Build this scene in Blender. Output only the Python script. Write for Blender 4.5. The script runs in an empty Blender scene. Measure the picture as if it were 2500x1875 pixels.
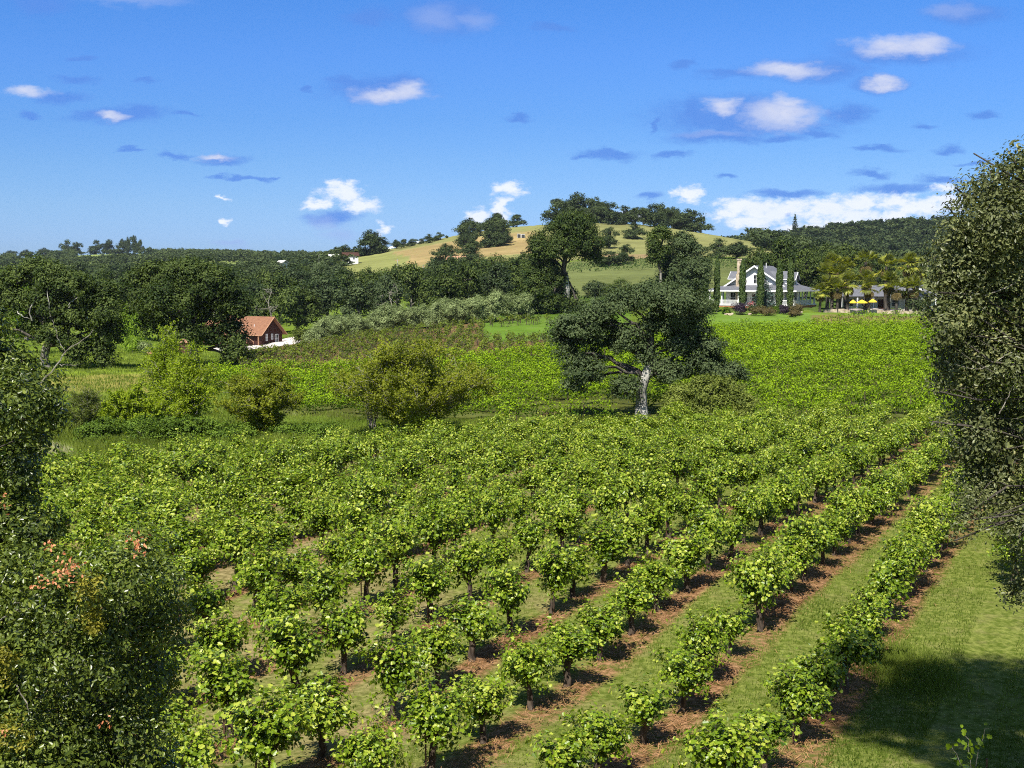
import bpy, math
import numpy as np
from math import radians as R, sin, cos, tan, atan, pi

sc = bpy.context.scene
COL = sc.collection
# ------------------------------------------------------------------ camera
F, PITCH = 3000.0, atan(257.5 / 3000.0)      # focal length in photo pixels (2500 wide), downward tilt
cam = bpy.data.cameras.new('camera')
cam.sensor_fit = 'HORIZONTAL'; cam.sensor_width = 36.0; cam.lens = 36.0 * F / 2500.0
cam.clip_start = 0.2; cam.clip_end = 20000
cam_o = bpy.data.objects.new('camera', cam); COL.objects.link(cam_o)
cam_o.location = (0, 0, 0); cam_o.rotation_euler = (R(90) - PITCH, 0, 0)
sc.camera = cam_o
# ------------------------------------------------------------------ sun, exposure
SUN_EL, SUN_AZ = R(52), R(20)                # sun stands behind the camera, a little to the left
sun = bpy.data.lights.new('sun', 'SUN'); sun.energy = 5.0; sun.angle = R(0.5); sun.color = (1.0, 0.95, 0.86)
sun_o = bpy.data.objects.new('sun', sun); COL.objects.link(sun_o)
sun_o.rotation_euler = (R(90) - SUN_EL, 0, -SUN_AZ)
sc.view_settings.view_transform = 'Standard'; sc.view_settings.look = 'None'
sc.view_settings.exposure = 0.72; sc.view_settings.gamma = 1.0
sc.render.engine = 'CYCLES'
sc.cycles.max_bounces = 5; sc.cycles.diffuse_bounces = 2; sc.cycles.glossy_bounces = 2
sc.cycles.transmission_bounces = 3; sc.cycles.volume_bounces = 0; sc.cycles.transparent_max_bounces = 4
sc.cycles.use_denoising = False
sc.render.filter_size = 1.5; sc.cycles.pixel_filter_type = 'BLACKMAN_HARRIS'; sc.cycles.filter_width = 1.05; sc.cycles.use_adaptive_sampling = True; sc.cycles.adaptive_threshold = 0.02
sc.cycles.caustics_reflective = False; sc.cycles.caustics_refractive = False
sc.cycles.use_fast_gi = False

# ------------------------------------------------------------------ world: sky and clouds by direction
def pix(u, v):
    cx, cy = (u - 1250) / F, (937.5 - v) / F
    d = cos(PITCH) + cy * sin(PITCH)
    return cx / d, (cy * cos(PITCH) - sin(PITCH)) / d      # x/y and z/y of the ray

def build_world():
    w = bpy.data.worlds.new('World'); sc.world = w; w.use_nodes = True
    nt = w.node_tree; N = nt.nodes; L = nt.links
    for n in list(N): N.remove(n)
    def nd(t, **k):
        n = N.new(t)
        for a, b in k.items(): setattr(n, a, b)
        return n
    def mth(op, a, b=None, c=None, clamp=False):
        n = nd('ShaderNodeMath', operation=op); n.use_clamp = clamp
        for i, x in enumerate((a, b, c)):
            if x is None: continue
            if isinstance(x, (int, float)): n.inputs[i].default_value = x
            else: L.new(x, n.inputs[i])
        return n.outputs[0]
    def mix(fac, a, b, blend='MIX'):
        n = nd('ShaderNodeMix', data_type='RGBA', blend_type=blend)
        for s, x in ((n.inputs['Factor'], fac), (n.inputs[6], a), (n.inputs[7], b)):
            if isinstance(x, (tuple, float, int)): s.default_value = x if not isinstance(x, tuple) else (*x, 1)
            else: L.new(x, s)
        return n.outputs[2]
    sky = nd('ShaderNodeTexSky', sky_type='NISHITA'); sky.sun_disc = False
    sky.sun_elevation = SUN_EL; sky.sun_rotation = R(180) + SUN_AZ
    sky.altitude = 300; sky.air_density = 1.0; sky.dust_density = 0.6; sky.ozone_density = 1.6
    tc = nd('ShaderNodeTexCoord'); sep = nd('ShaderNodeSeparateXYZ'); L.new(tc.outputs['Generated'], sep.inputs[0])
    yy = mth('MAXIMUM', sep.outputs[1], 0.05)
    U = mth('DIVIDE', sep.outputs[0], yy); E = mth('DIVIDE', sep.outputs[2], yy)
    comb = nd('ShaderNodeCombineXYZ'); L.new(U, comb.inputs[0]); L.new(E, comb.inputs[1])
    mp = nd('ShaderNodeVectorMath', operation='MULTIPLY'); L.new(comb.outputs[0], mp.inputs[0]); mp.inputs[1].default_value = (26, 64, 1)
    n1 = nd('ShaderNodeTexNoise'); L.new(mp.outputs[0], n1.inputs['Vector'])
    n1.inputs['Scale'].default_value = 1.0; n1.inputs['Detail'].default_value = 7; n1.inputs['Roughness'].default_value = 0.6
    off = nd('ShaderNodeVectorMath', operation='MULTIPLY_ADD'); L.new(n1.outputs['Color'], off.inputs[0])
    off.inputs[1].default_value = (0.040, 0.022, 0); off.inputs[2].default_value = (-0.020, -0.011, 0)
    P = nd('ShaderNodeVectorMath', operation='ADD'); L.new(comb.outputs[0], P.inputs[0]); L.new(off.outputs[0], P.inputs[1])
    mp2 = nd('ShaderNodeVectorMath', operation='MULTIPLY'); L.new(comb.outputs[0], mp2.inputs[0]); mp2.inputs[1].default_value = (90, 150, 1)
    n2 = nd('ShaderNodeTexNoise'); L.new(mp2.outputs[0], n2.inputs['Vector'])
    n2.inputs['Scale'].default_value = 1.0; n2.inputs['Detail'].default_value = 6; n2.inputs['Roughness'].default_value = 0.65
    front = mth('GREATER_THAN', sep.outputs[1], 0.06)
    def field(items):
        best = None
        for (u, v, ru, rv) in items:
            a, e = pix(u * 1.1302, v * 1.1302); sx, sy = F / (ru * 1.1302), F / (rv * 1.1302)
            q = nd('ShaderNodeVectorMath', operation='MULTIPLY_ADD'); L.new(P.outputs[0], q.inputs[0])
            q.inputs[1].default_value = (sx, sy, 0); q.inputs[2].default_value = (-a * sx, -e * sy, 0)
            d = nd('ShaderNodeVectorMath', operation='LENGTH'); L.new(q.outputs[0], d.inputs[0])
            best = d.outputs['Value'] if best is None else mth('MINIMUM', best, d.outputs['Value'])
        return best
    def soft(d, lo, hi):
        n = nd('ShaderNodeMapRange', interpolation_type='SMOOTHSTEP'); L.new(d, n.inputs['Value'])
        n.inputs['From Min'].default_value = hi; n.inputs['From Max'].default_value = lo
        return n.outputs['Result']
    # positions in a 2212-wide copy of the picture
    dark = [(1550, 297, 120, 20), (1600, 250, 210, 48), (1500, 240, 45, 30), (1830, 245, 60, 26), (1310, 332, 82, 13), (1120, 257, 38, 8), (480, 347, 72, 13),
            (378, 336, 36, 9), (530, 389, 70, 7), (270, 247, 100, 20), (130, 212, 60, 16), (170, 170, 50, 10), (60, 253, 32, 8),
            (400, 247, 34, 6), (1900, 321, 54, 8), (2045, 321, 42, 10), (1880, 373, 50, 9), (2040, 385, 65, 8), (1935, 402, 90, 16),
            (1700, 419, 90, 11), (1408, 421, 36, 9), (1572, 380, 26, 6), (800, 38, 50, 22), (1195, 60, 42, 9),
            (2000, 270, 32, 9), (172, 133, 28, 6), (285, 322, 28, 4), (820, 194, 125, 32), (1450, 337, 42, 7), (655, 196, 14, 5),
            (1950, 112, 160, 30), (1740, 152, 150, 30), (1900, 182, 70, 18), (2080, 28, 90, 26), (960, 35, 120, 42), (90, 10, 70, 22), (1415, 268, 12, 18), (1690, 302, 60, 10), (720, 470, 60, 18), (1640, 272, 190, 26), (1560, 302, 110, 14), (1760, 290, 50, 12), (230, 252, 90, 14), (300, 240, 60, 12), (760, 178, 60, 14), (860, 180, 60, 18), (2110, 350, 40, 6), (1480, 140, 30, 8), (1600, 160, 90, 12), (320, 180, 30, 6), (590, 386, 20, 4), (460, 386, 18, 5), (1690, 460, 26, 8), (2130, 245, 36, 10), (1250, 338, 26, 7), (1350, 327, 34, 8)]
    white = [(1930, 98, 95, 23), (1985, 100, 80, 20), (1700, 150, 85, 22), (1912, 180, 45, 14), (1560, 228, 40, 18), (1690, 250, 90, 36), (1700, 225, 45, 20),
             (840, 205, 90, 20), (880, 200, 50, 22), (60, 198, 52, 14), (240, 250, 34, 12), (465, 342, 50, 8)]
    faint = [(940, 40, 70, 30), (1030, 45, 50, 22), (2060, 22, 70, 18), (300, 3, 130, 14), (1540, 290, 90, 10), (500, 527, 50, 9), (700, 480, 34, 24), (735, 505, 44, 18)]
    puff = [(735, 418, 42, 22), (780, 442, 40, 22), (690, 435, 34, 11), (1100, 410, 34, 20), (1085, 450, 20, 22), (1495, 420, 28, 22),
            (1600, 448, 60, 22), (1700, 450, 70, 20), (1780, 455, 60, 26), (1860, 440, 60, 26), (1930, 436, 60, 24), (2040, 405, 40, 12),
            (2050, 440, 60, 18), (1570, 462, 40, 16), (1650, 462, 70, 26), (1830, 468, 80, 24), (1990, 452, 60, 22), (1900, 480, 60, 16), (1720, 492, 50, 10), (1620, 480, 60, 16), (1760, 485, 60, 16), (1940, 470, 50, 18), (830, 492, 12, 12), (1030, 462, 24, 16), (1345, 463, 44, 14), (1810, 492, 42, 14), (487, 430, 14, 5), (487, 480, 10, 8)]
    er = nd('ShaderNodeMapRange'); L.new(E, er.inputs['Value']); er.inputs['From Min'].default_value = 0.0; er.inputs['From Max'].default_value = 0.25
    rp = nd('ShaderNodeValToRGB'); L.new(er.outputs[0], rp.inputs[0]); els = rp.color_ramp.elements
    for i, (p, col) in enumerate([(0.0, (.349, .53, 1.0)), (.13, (.349, .53, 1.0)), (.24, (.338, .525, .91)), (.37, (.307, .513, .877)), (.51, (.27, .50, .893)), (.71, (.266, .524, .98)), (.91, (.235, .53, 1.0))]):
        e = els[i] if i < 2 else els.new(p)
        e.position = p; e.color = (*col, 1)
    fw = nd('ShaderNodeMapRange', interpolation_type='SMOOTHSTEP'); L.new(sep.outputs[1], fw.inputs['Value']); fw.inputs['From Min'].default_value = 0.35; fw.inputs['From Max'].default_value = 0.82
    tint = mix(fw.outputs[0], (0.55, 0.66, 0.80), rp.outputs[0])     # deepest blue ahead; unseen sky kept paler so shade turns less blue
    c = mix(1.0, sky.outputs[0], tint, 'MULTIPLY')
    m = mth('MULTIPLY', soft(mth('ADD', field(dark), mth('MULTIPLY_ADD', n2.outputs['Fac'], 0.7, -0.35)), 0.3, 1.3), mth('MULTIPLY', front, 0.9))
    c = mix(m, c, (0.70, 1.92, 5.5))
    m = mth('MULTIPLY', soft(field(faint), 0.2, 1.2), mth('MULTIPLY', front, 0.5))
    c = mix(m, c, (2.2, 3.1, 5.8))
    m = mth('MULTIPLY', soft(mth('ADD', field(white), mth('MULTIPLY_ADD', n2.outputs['Fac'], 1.1, -0.5)), 0.2, 1.35), mth('MULTIPLY', front, 0.95))
    m = mth('MULTIPLY', m, mth('MULTIPLY_ADD', n2.outputs['Fac'], 0.9, 0.45, clamp=True))
    c = mix(m, c, (4.6, 4.9, 6.1))
    dp = mth('SUBTRACT', field(puff), mth('MULTIPLY_ADD', n2.outputs['Fac'], 2.2, -1.1))
    m = mth('MULTIPLY', soft(dp, 0.3, 1.3), front)
    c = mix(m, c, mix(n1.outputs['Fac'], (5.2, 5.8, 7.2), (6.6, 6.8, 7.3)))
    bg = nd('ShaderNodeBackground'); bg.inputs['Strength'].default_value = 0.092; L.new(c, bg.inputs['Color'])
    out = nd('ShaderNodeOutputWorld'); L.new(bg.outputs[0], out.inputs['Surface'])
build_world()

# ------------------------------------------------------------------ helpers
rng = np.random.default_rng(7)
def nrm(a): return a / np.maximum(np.linalg.norm(a, axis=-1, keepdims=True), 1e-9)

class Geo:
    def __init__(s): s.V = []; s.n = 0; s.Fc = []; s.var = []
    def add(s, V, faces, mat=0, var=0.5):
        V = np.asarray(V, float).reshape(-1, 3)
        s.V.append(V)
        s.var.append(np.full(len(V), var) if np.isscalar(var) else np.asarray(var, float))
        faces = np.asarray(faces, int)
        s.Fc.append((faces + s.n, mat)); s.n += len(V)
    def poly(s, V, polys, mat=0, var=0.5):
        V = np.asarray(V, float).reshape(-1, 3)
        s.V.append(V); s.var.append(np.full(len(V), var))
        for p in polys: s.Fc.append((np.asarray([p], int) + s.n, mat))
        s.n += len(V)
    def box(s, a, b, mat=0, var=0.5):
        (x0, y0, z0), (x1, y1, z1) = a, b
        V = [(x0,y0,z0),(x1,y0,z0),(x1,y1,z0),(x0,y1,z0),(x0,y0,z1),(x1,y0,z1),(x1,y1,z1),(x0,y1,z1)]
        s.add(V, [(0,3,2,1),(4,5,6,7),(0,1,5,4),(1,2,6,5),(2,3,7,6),(3,0,4,7)], mat, var)
    def slab(s, pts, th, mat=0):                      # a plate of thickness th below the given corners
        P = np.asarray(pts, float); n = len(P)
        nn = np.cross(P[1] - P[0], P[2] - P[0]); nn /= np.linalg.norm(nn)
        V = np.concatenate([P, P - nn * th])
        s.poly(V, [list(range(n)), list(range(2 * n - 1, n - 1, -1))] + [[i, i + n, (i + 1) % n + n, (i + 1) % n] for i in range(n)], mat)
    def tube(s, pts, rad, k=6, mat=0, var=0.5, cap=False):
        P = np.asarray(pts, float); rad = np.broadcast_to(np.asarray(rad, float), (len(P),))
        T = nrm(np.gradient(P, axis=0)); ref = np.array([1, 0.13, 0.05])
        A = nrm(np.cross(T, ref)); B = np.cross(T, A)
        an = np.arange(k) * 2 * pi / k
        V = P[:, None] + rad[:, None, None] * (np.cos(an)[None, :, None] * A[:, None] + np.sin(an)[None, :, None] * B[:, None])
        m = len(P); i = np.arange(m - 1)[:, None] * k; j = np.arange(k)[None]
        f = np.stack([i + j, i + (j + 1) % k, i + k + (j + 1) % k, i + k + j], -1).reshape(-1, 4)
        s.add(V, f, mat, var)
        if cap:
            s.n -= 0
            s.poly(V[-1], [list(range(k))], mat, var if np.isscalar(var) else 0.5)
    def mesh(s, name, mats, smooth=False):
        me = bpy.data.meshes.new(name)
        if not s.V: return me
        V = np.concatenate(s.V); var = np.concatenate(s.var)
        loops, tot, mi = [], [], []
        for f, m in s.Fc:
            loops.append(f.reshape(-1)); tot.append(np.full(len(f), f.shape[1])); mi.append(np.full(len(f), m))
        loops = np.concatenate(loops); tot = np.concatenate(tot); mi = np.concatenate(mi)
        me.vertices.add(len(V)); me.vertices.foreach_set('co', V.astype(np.float32).ravel())
        me.loops.add(len(loops)); me.loops.foreach_set('vertex_index', loops.astype(np.int32))
        me.polygons.add(len(tot)); st = np.concatenate([[0], np.cumsum(tot)[:-1]])
        me.polygons.foreach_set('loop_start', st.astype(np.int32)); me.polygons.foreach_set('loop_total', tot.astype(np.int32))
        for m in (mats if isinstance(mats, (list, tuple)) else [mats]): me.materials.append(m)
        me.polygons.foreach_set('material_index', mi.astype(np.int32))
        me.polygons.foreach_set('use_smooth', np.full(len(tot), smooth))
        a = me.attributes.new('var', 'FLOAT', 'POINT'); a.data.foreach_set('value', var.astype(np.float32))
        me.update(calc_edges=True)
        return me

def ob(name, me, parent=None, loc=(0, 0, 0), rz=0.0, s=1.0):
    o = bpy.data.objects.new(name, me); COL.objects.link(o)
    o.location = loc; o.rotation_euler = (0, 0, rz); o.scale = (s, s, s) if np.isscalar(s) else s
    if parent is not None: o.parent = parent
    return o
def tag(o, label, cat=None, group=None, kind=None):
    o['label'] = label
    if cat: o['category'] = cat
    if group: o['group'] = group
    if kind: o['kind'] = kind
    return o
def thing(name, label, cat, loc, rz=0.0, s=1.0, group=None):
    return tag(ob(name, None, None, loc, rz, s), label, cat, group)
ONES = 'zeroth first second third fourth fifth sixth seventh eighth ninth tenth eleventh twelfth thirteenth fourteenth fifteenth sixteenth seventeenth eighteenth nineteenth'.split()
TENS = {2: 'twent', 3: 'thirt', 4: 'fort', 5: 'fift'}
def ordinal(n):
    if n < 20: return ONES[n]
    t, r = divmod(n, 10)
    return TENS[t] + 'ieth' if r == 0 else TENS[t] + 'y-' + ONES[r]

# ------------------------------------------------------------------ materials
MATS = {}
def mat_base(name):
    m = bpy.data.materials.new(name); m.use_nodes = True; MATS[name] = m
    nt = m.node_tree; b = nt.nodes['Principled BSDF']
    return m, nt, b
def nlink(nt, t, **k):
    n = nt.nodes.new(t)
    for a, v in k.items(): setattr(n, a, v)
    return n
def leaf_mat(name, c1, c2, trans=0.25, rough=0.5, spec=0.3, noise=0.15, nscale=0.25, c3=None, tcol=None):
    m, nt, b = mat_base(name); L = nt.links
    at = nlink(nt, 'ShaderNodeAttribute', attribute_name='var')
    tc = nlink(nt, 'ShaderNodeTexCoord'); nz = nlink(nt, 'ShaderNodeTexNoise'); nz.inputs['Scale'].default_value = nscale
    nz.inputs['Detail'].default_value = 3; L.new(tc.outputs['Object'], nz.inputs['Vector'])
    oi = nlink(nt, 'ShaderNodeObjectInfo')
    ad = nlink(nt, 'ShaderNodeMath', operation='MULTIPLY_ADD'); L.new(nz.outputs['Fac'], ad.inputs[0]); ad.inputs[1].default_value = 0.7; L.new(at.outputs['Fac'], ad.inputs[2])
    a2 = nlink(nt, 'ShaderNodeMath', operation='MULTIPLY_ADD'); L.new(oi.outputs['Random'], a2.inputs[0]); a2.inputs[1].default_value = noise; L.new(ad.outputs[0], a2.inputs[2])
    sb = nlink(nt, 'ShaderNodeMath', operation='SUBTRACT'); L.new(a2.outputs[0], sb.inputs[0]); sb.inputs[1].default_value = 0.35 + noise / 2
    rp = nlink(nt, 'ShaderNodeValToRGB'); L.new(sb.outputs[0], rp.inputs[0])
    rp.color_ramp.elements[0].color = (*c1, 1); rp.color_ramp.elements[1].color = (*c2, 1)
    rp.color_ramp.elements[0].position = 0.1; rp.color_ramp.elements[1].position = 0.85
    if c3:
        e = rp.color_ramp.elements.new(0.97); e.color = (*c3, 1)
    L.new(rp.outputs[0], b.inputs['Base Color']); b.inputs['Roughness'].default_value = rough
    b.inputs['Specular IOR Level'].default_value = spec
    tr = nlink(nt, 'ShaderNodeBsdfTranslucent')
    mx = nlink(nt, 'ShaderNodeMix', data_type='RGBA', blend_type='MULTIPLY'); mx.inputs['Factor'].default_value = 1
    L.new(rp.outputs[0], mx.inputs[6]); mx.inputs[7].default_value = (*(tcol or (1.5, 1.6, 0.5)), 1); L.new(mx.outputs[2], tr.inputs['Color'])
    ms = nlink(nt, 'ShaderNodeMixShader'); ms.inputs[0].default_value = trans
    L.new(b.outputs[0], ms.inputs[1]); L.new(tr.outputs[0], ms.inputs[2])
    L.new(ms.outputs[0], nt.nodes['Material Output'].inputs['Surface'])
    return m
def surf_mat(name, c1, c2, scale=3.0, rough=0.8, spec=0.2, stretch=(1, 1, 1), bump=0.0, detail=5):
    m, nt, b = mat_base(name); L = nt.links
    tc = nlink(nt, 'ShaderNodeTexCoord'); mp = nlink(nt, 'ShaderNodeMapping'); mp.inputs['Scale'].default_value = stretch
    nz = nlink(nt, 'ShaderNodeTexNoise'); nz.inputs['Scale'].default_value = scale; nz.inputs['Detail'].default_value = detail
    L.new(tc.outputs['Object'], mp.inputs[0]); L.new(mp.outputs[0], nz.inputs['Vector'])
    rp = nlink(nt, 'ShaderNodeValToRGB'); L.new(nz.outputs['Fac'], rp.inputs[0])
    rp.color_ramp.elements[0].position = 0.35; rp.color_ramp.elements[1].position = 0.68
    rp.color_ramp.elements[0].color = (*c1, 1); rp.color_ramp.elements[1].color = (*c2, 1)
    L.new(rp.outputs[0], b.inputs['Base Color']); b.inputs['Roughness'].default_value = rough; b.inputs['Specular IOR Level'].default_value = spec
    if bump:
        bp = nlink(nt, 'ShaderNodeBump'); bp.inputs['Strength'].default_value = bump; L.new(nz.outputs['Fac'], bp.inputs['Height']); L.new(bp.outputs[0], b.inputs['Normal'])
    return m
def band_mat(name, c1, c2, scale, axis='Z', rough=0.7):
    m, nt, b = mat_base(name); L = nt.links
    tc = nlink(nt, 'ShaderNodeTexCoord'); wv = nlink(nt, 'ShaderNodeTexWave', wave_type='BANDS', bands_direction=axis, wave_profile='SAW')
    wv.inputs['Scale'].default_value = scale; wv.inputs['Distortion'].default_value = 0.3
    nz = nlink(nt, 'ShaderNodeTexNoise'); nz.inputs['Scale'].default_value = 2.5; nz.inputs['Detail'].default_value = 5
    L.new(tc.outputs['Object'], wv.inputs['Vector']); L.new(tc.outputs['Object'], nz.inputs['Vector'])
    ad = nlink(nt, 'ShaderNodeMath', operation='MULTIPLY_ADD'); L.new(wv.outputs['Fac'], ad.inputs[0]); ad.inputs[1].default_value = 0.35; L.new(nz.outputs['Fac'], ad.inputs[2])
    rp = nlink(nt, 'ShaderNodeValToRGB'); L.new(ad.outputs[0], rp.inputs[0])
    rp.color_ramp.elements[0].position = 0.3; rp.color_ramp.elements[1].position = 0.95
    rp.color_ramp.elements[0].color = (*c1, 1); rp.color_ramp.elements[1].color = (*c2, 1)
    L.new(rp.outputs[0], b.inputs['Base Color']); b.inputs['Roughness'].default_value = rough; b.inputs['Specular IOR Level'].default_value = 0.2
    return m

M_VINE = leaf_mat('vine_leaf', (0.030, 0.070, 0.004), (0.185, 0.270, 0.011), 0.22, 0.38, 0.35, noise=0.14, nscale=1.3, c3=(0.36, 0.41, 0.05))
M_SLOPE = leaf_mat('slope_vine_leaf', (0.045, 0.095, 0.004), (0.25, 0.37, 0.011), 0.25, 0.5, 0.1, noise=0.0, nscale=0.12)
M_TERRACE = leaf_mat('terrace_vine_leaf', (0.03, 0.06, 0.012), (0.085, 0.14, 0.03), 0.2, 0.6, 0.1, noise=0.0, nscale=0.05)
M_YOUNG = leaf_mat('young_vine_leaf', (0.045, 0.075, 0.009), (0.165, 0.205, 0.022), 0.25, 0.5, 0.12, noise=0.0, nscale=0.1)
M_OAK = leaf_mat('oak_leaf', (0.020, 0.038, 0.008), (0.10, 0.135, 0.030), 0.18, 0.55, 0.12, noise=0.35, nscale=0.15)
M_OAKB = leaf_mat('blue_oak_leaf', (0.024, 0.042, 0.014), (0.105, 0.140, 0.056), 0.18, 0.55, 0.12, noise=0.45, nscale=0.15)
M_HILLOAK = leaf_mat('hill_oak_leaf', (0.016, 0.030, 0.010), (0.078, 0.105, 0.036), 0.15, 0.6, 0.1, noise=0.4, nscale=0.1)
M_OLIVE = leaf_mat('olive_leaf', (0.08, 0.115, 0.03), (0.34, 0.41, 0.17), 0.18, 0.5, 0.2, noise=0.2, nscale=0.3, tcol=(1.1, 1.1, 0.7))
M_WILLOW = leaf_mat('willow_leaf', (0.095, 0.12, 0.009), (0.31, 0.34, 0.03), 0.3, 0.5, 0.12, noise=0.0, nscale=0.25)
M_WILLOWB = leaf_mat('bright_willow_leaf', (0.13, 0.19, 0.009), (0.34, 0.42, 0.025), 0.32, 0.5, 0.12, noise=0.0, nscale=0.25)
M_SHRUB = leaf_mat('shrub_leaf', (0.06, 0.085, 0.013), (0.20, 0.235, 0.045), 0.25, 0.5, 0.12, noise=0.2, nscale=0.3)
M_BRAMBLE = leaf_mat('bramble_leaf', (0.035, 0.070, 0.008), (0.14, 0.215, 0.025), 0.2, 0.55, 0.08, noise=0.1, nscale=0.4)
M_LIVEOAK = leaf_mat('live_oak_leaf', (0.030, 0.040, 0.012), (0.185, 0.205, 0.075), 0.2, 0.42, 0.3, noise=0.0, nscale=0.8, c3=(0.30, 0.28, 0.11))
M_LAUREL = leaf_mat('evergreen_shrub_leaf', (0.020, 0.038, 0.005), (0.155, 0.20, 0.028), 0.2, 0.34, 0.45, noise=0.0, nscale=1.0, c3=(0.25, 0.28, 0.05))
M_GOLD = leaf_mat('yellowing_shrub_leaf', (0.12, 0.12, 0.012), (0.30, 0.27, 0.03), 0.2, 0.5, 0.3, noise=0.0, nscale=1.0)
M_DEADLEAF = leaf_mat('dead_leaf', (0.40, 0.13, 0.05), (0.66, 0.32, 0.16), 0.2, 0.6, 0.2, noise=0.0, nscale=2.0, tcol=(1.3, .8, .5))
M_CYPRESS = leaf_mat('cypress_leaf', (0.026, 0.050, 0.012), (0.085, 0.125, 0.03), 0.1, 0.6, 0.2, noise=0.1, nscale=0.5)
M_SPRUCE = leaf_mat('spruce_needle', (0.02, 0.045, 0.03), (0.09, 0.14, 0.12), 0.1, 0.6, 0.2, noise=0.0, nscale=0.6)
M_PALM = leaf_mat('palm_frond', (0.025, 0.040, 0.007), (0.31, 0.33, 0.05), 0.25, 0.4, 0.3, noise=0.1, nscale=0.5, c3=(0.46, 0.42, 0.06))
M_PURPLE = leaf_mat('purple_leaf', (0.014, 0.008, 0.016), (0.05, 0.026, 0.05), 0.1, 0.5, 0.3, noise=0.0, nscale=0.5, tcol=(1.2, .7, 1.1))
M_BROWNLEAF = leaf_mat('russet_leaf', (0.05, 0.045, 0.015), (0.17, 0.13, 0.05), 0.2, 0.6, 0.2, noise=0.0, nscale=0.5)
M_RUSSET = leaf_mat('withered_leaf', (0.10, 0.06, 0.02), (0.24, 0.16, 0.06), 0.2, 0.6, 0.2, noise=0.0, nscale=0.8)
M_PINK = leaf_mat('rose_flower', (0.5, 0.06, 0.06), (0.75, 0.35, 0.32), 0.2, 0.5, 0.2, noise=0.0, nscale=0.5, tcol=(1, .6, .6))
M_LIME = leaf_mat('lime_leaf', (0.10, 0.17, 0.012), (0.26, 0.38, 0.03), 0.3, 0.5, 0.2, noise=0.1, nscale=0.3)
M_GRASS = leaf_mat('grass_blade', (0.08, 0.125, 0.014), (0.23, 0.29, 0.05), 0.3, 0.6, 0.1, noise=0.0, nscale=0.35, c3=(0.46, 0.40, 0.18))
M_STRAW = leaf_mat('straw_blade', (0.17, 0.075, 0.03), (0.48, 0.27, 0.125), 0.1, 0.7, 0.1, noise=0.0, nscale=0.8, tcol=(1, .8, .5))
M_REED = leaf_mat('reed_blade', (0.085, 0.125, 0.014), (0.25, 0.31, 0.05), 0.25, 0.6, 0.1, noise=0.0, nscale=0.1, c3=(0.50, 0.47, 0.30))
M_BARK = surf_mat('vine_bark', (0.035, 0.026, 0.020), (0.13, 0.10, 0.075), 14, 0.95, 0.1, (1, 1, 0.25), 0.6)
M_OAKBARK = surf_mat('oak_bark', (0.07, 0.062, 0.052), (0.26, 0.24, 0.21), 2.5, 0.95, 0.1, (1, 1, 0.3), 0.6)
M_DARKBARK = surf_mat('dark_bark', (0.035, 0.030, 0.025), (0.12, 0.105, 0.09), 2.5, 0.95, 0.1, (1, 1, 0.3), 0.4)
M_PALEBARK = surf_mat('pale_bark', (0.12, 0.115, 0.105), (0.56, 0.54, 0.49), 2.0, 0.95, 0.1, (1, 1, 0.35), 0.5)
M_TWIG = surf_mat('grey_twig', (0.14, 0.125, 0.10), (0.36, 0.33, 0.28), 12, 0.9, 0.1)
M_STAKE = surf_mat('stake_metal', (0.05, 0.03, 0.022), (0.15, 0.075, 0.045), 6, 0.7, 0.3)
M_SIDING = band_mat('white_siding', (0.70, 0.69, 0.68), (0.84, 0.83, 0.82), 1.6)
M_CREAM = band_mat('cream_siding', (0.55, 0.51, 0.42), (0.70, 0.66, 0.56), 1.6)
M_WHITE = surf_mat('white_paint', (0.74, 0.74, 0.73), (0.84, 0.84, 0.83), 2, 0.5, 0.3)
M_SHINGLE = band_mat('grey_shingle', (0.085, 0.088, 0.10), (0.16, 0.165, 0.185), 1.5, 'Z', 0.85)
M_REDSHINGLE = band_mat('rust_shingle', (0.15, 0.070, 0.040), (0.28, 0.140, 0.080), 2.4, 'Z', 0.85)
M_BROWNWOOD = band_mat('brown_board', (0.034, 0.012, 0.009), (0.060, 0.022, 0.016), 2.2, 'X', 0.75)
M_DARKWOOD = surf_mat('dark_timber', (0.04, 0.018, 0.012), (0.10, 0.045, 0.03), 3)
M_TAN = surf_mat('tan_timber', (0.30, 0.16, 0.09), (0.48, 0.28, 0.17), 4)
M_STONE = surf_mat('tan_stone', (0.28, 0.22, 0.15), (0.58, 0.48, 0.36), 2.2, 0.9, 0.1, (1, 1, 1), 0.5)
M_BRICK = surf_mat('red_footing', (0.26, 0.10, 0.05), (0.46, 0.22, 0.11), 2.2, 0.9, 0.1, (1, 1, 1), 0.4)
M_GLASS, _nt, _b = mat_base('dark_window_glass'); _b.inputs['Base Color'].default_value = (0.02, 0.025, 0.03, 1); _b.inputs['Roughness'].default_value = 0.12
M_YELLOW = surf_mat('yellow_canvas', (0.72, 0.50, 0.03), (0.85, 0.62, 0.06), 2)
M_GRAVEL = surf_mat('pale_gravel', (0.50, 0.45, 0.40), (0.66, 0.60, 0.55), 1.5, 0.95, 0.1, (1, 1, 1), 0.2)
M_CLAY = surf_mat('orange_clay', (0.32, 0.14, 0.07), (0.56, 0.30, 0.17), 1.5, 0.95, 0.1, (1, 1, 1), 0.4)
M_PATIO = surf_mat('patio_floor', (0.30, 0.26, 0.22), (0.45, 0.40, 0.35), 1.5)
M_DARKMETAL = surf_mat('dark_metal', (0.02, 0.022, 0.025), (0.05, 0.052, 0.056), 3, 0.5, 0.4)
M_ROOFLIGHT = surf_mat('pale_roof', (0.50, 0.48, 0.46), (0.62, 0.60, 0.58), 2)

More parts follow.
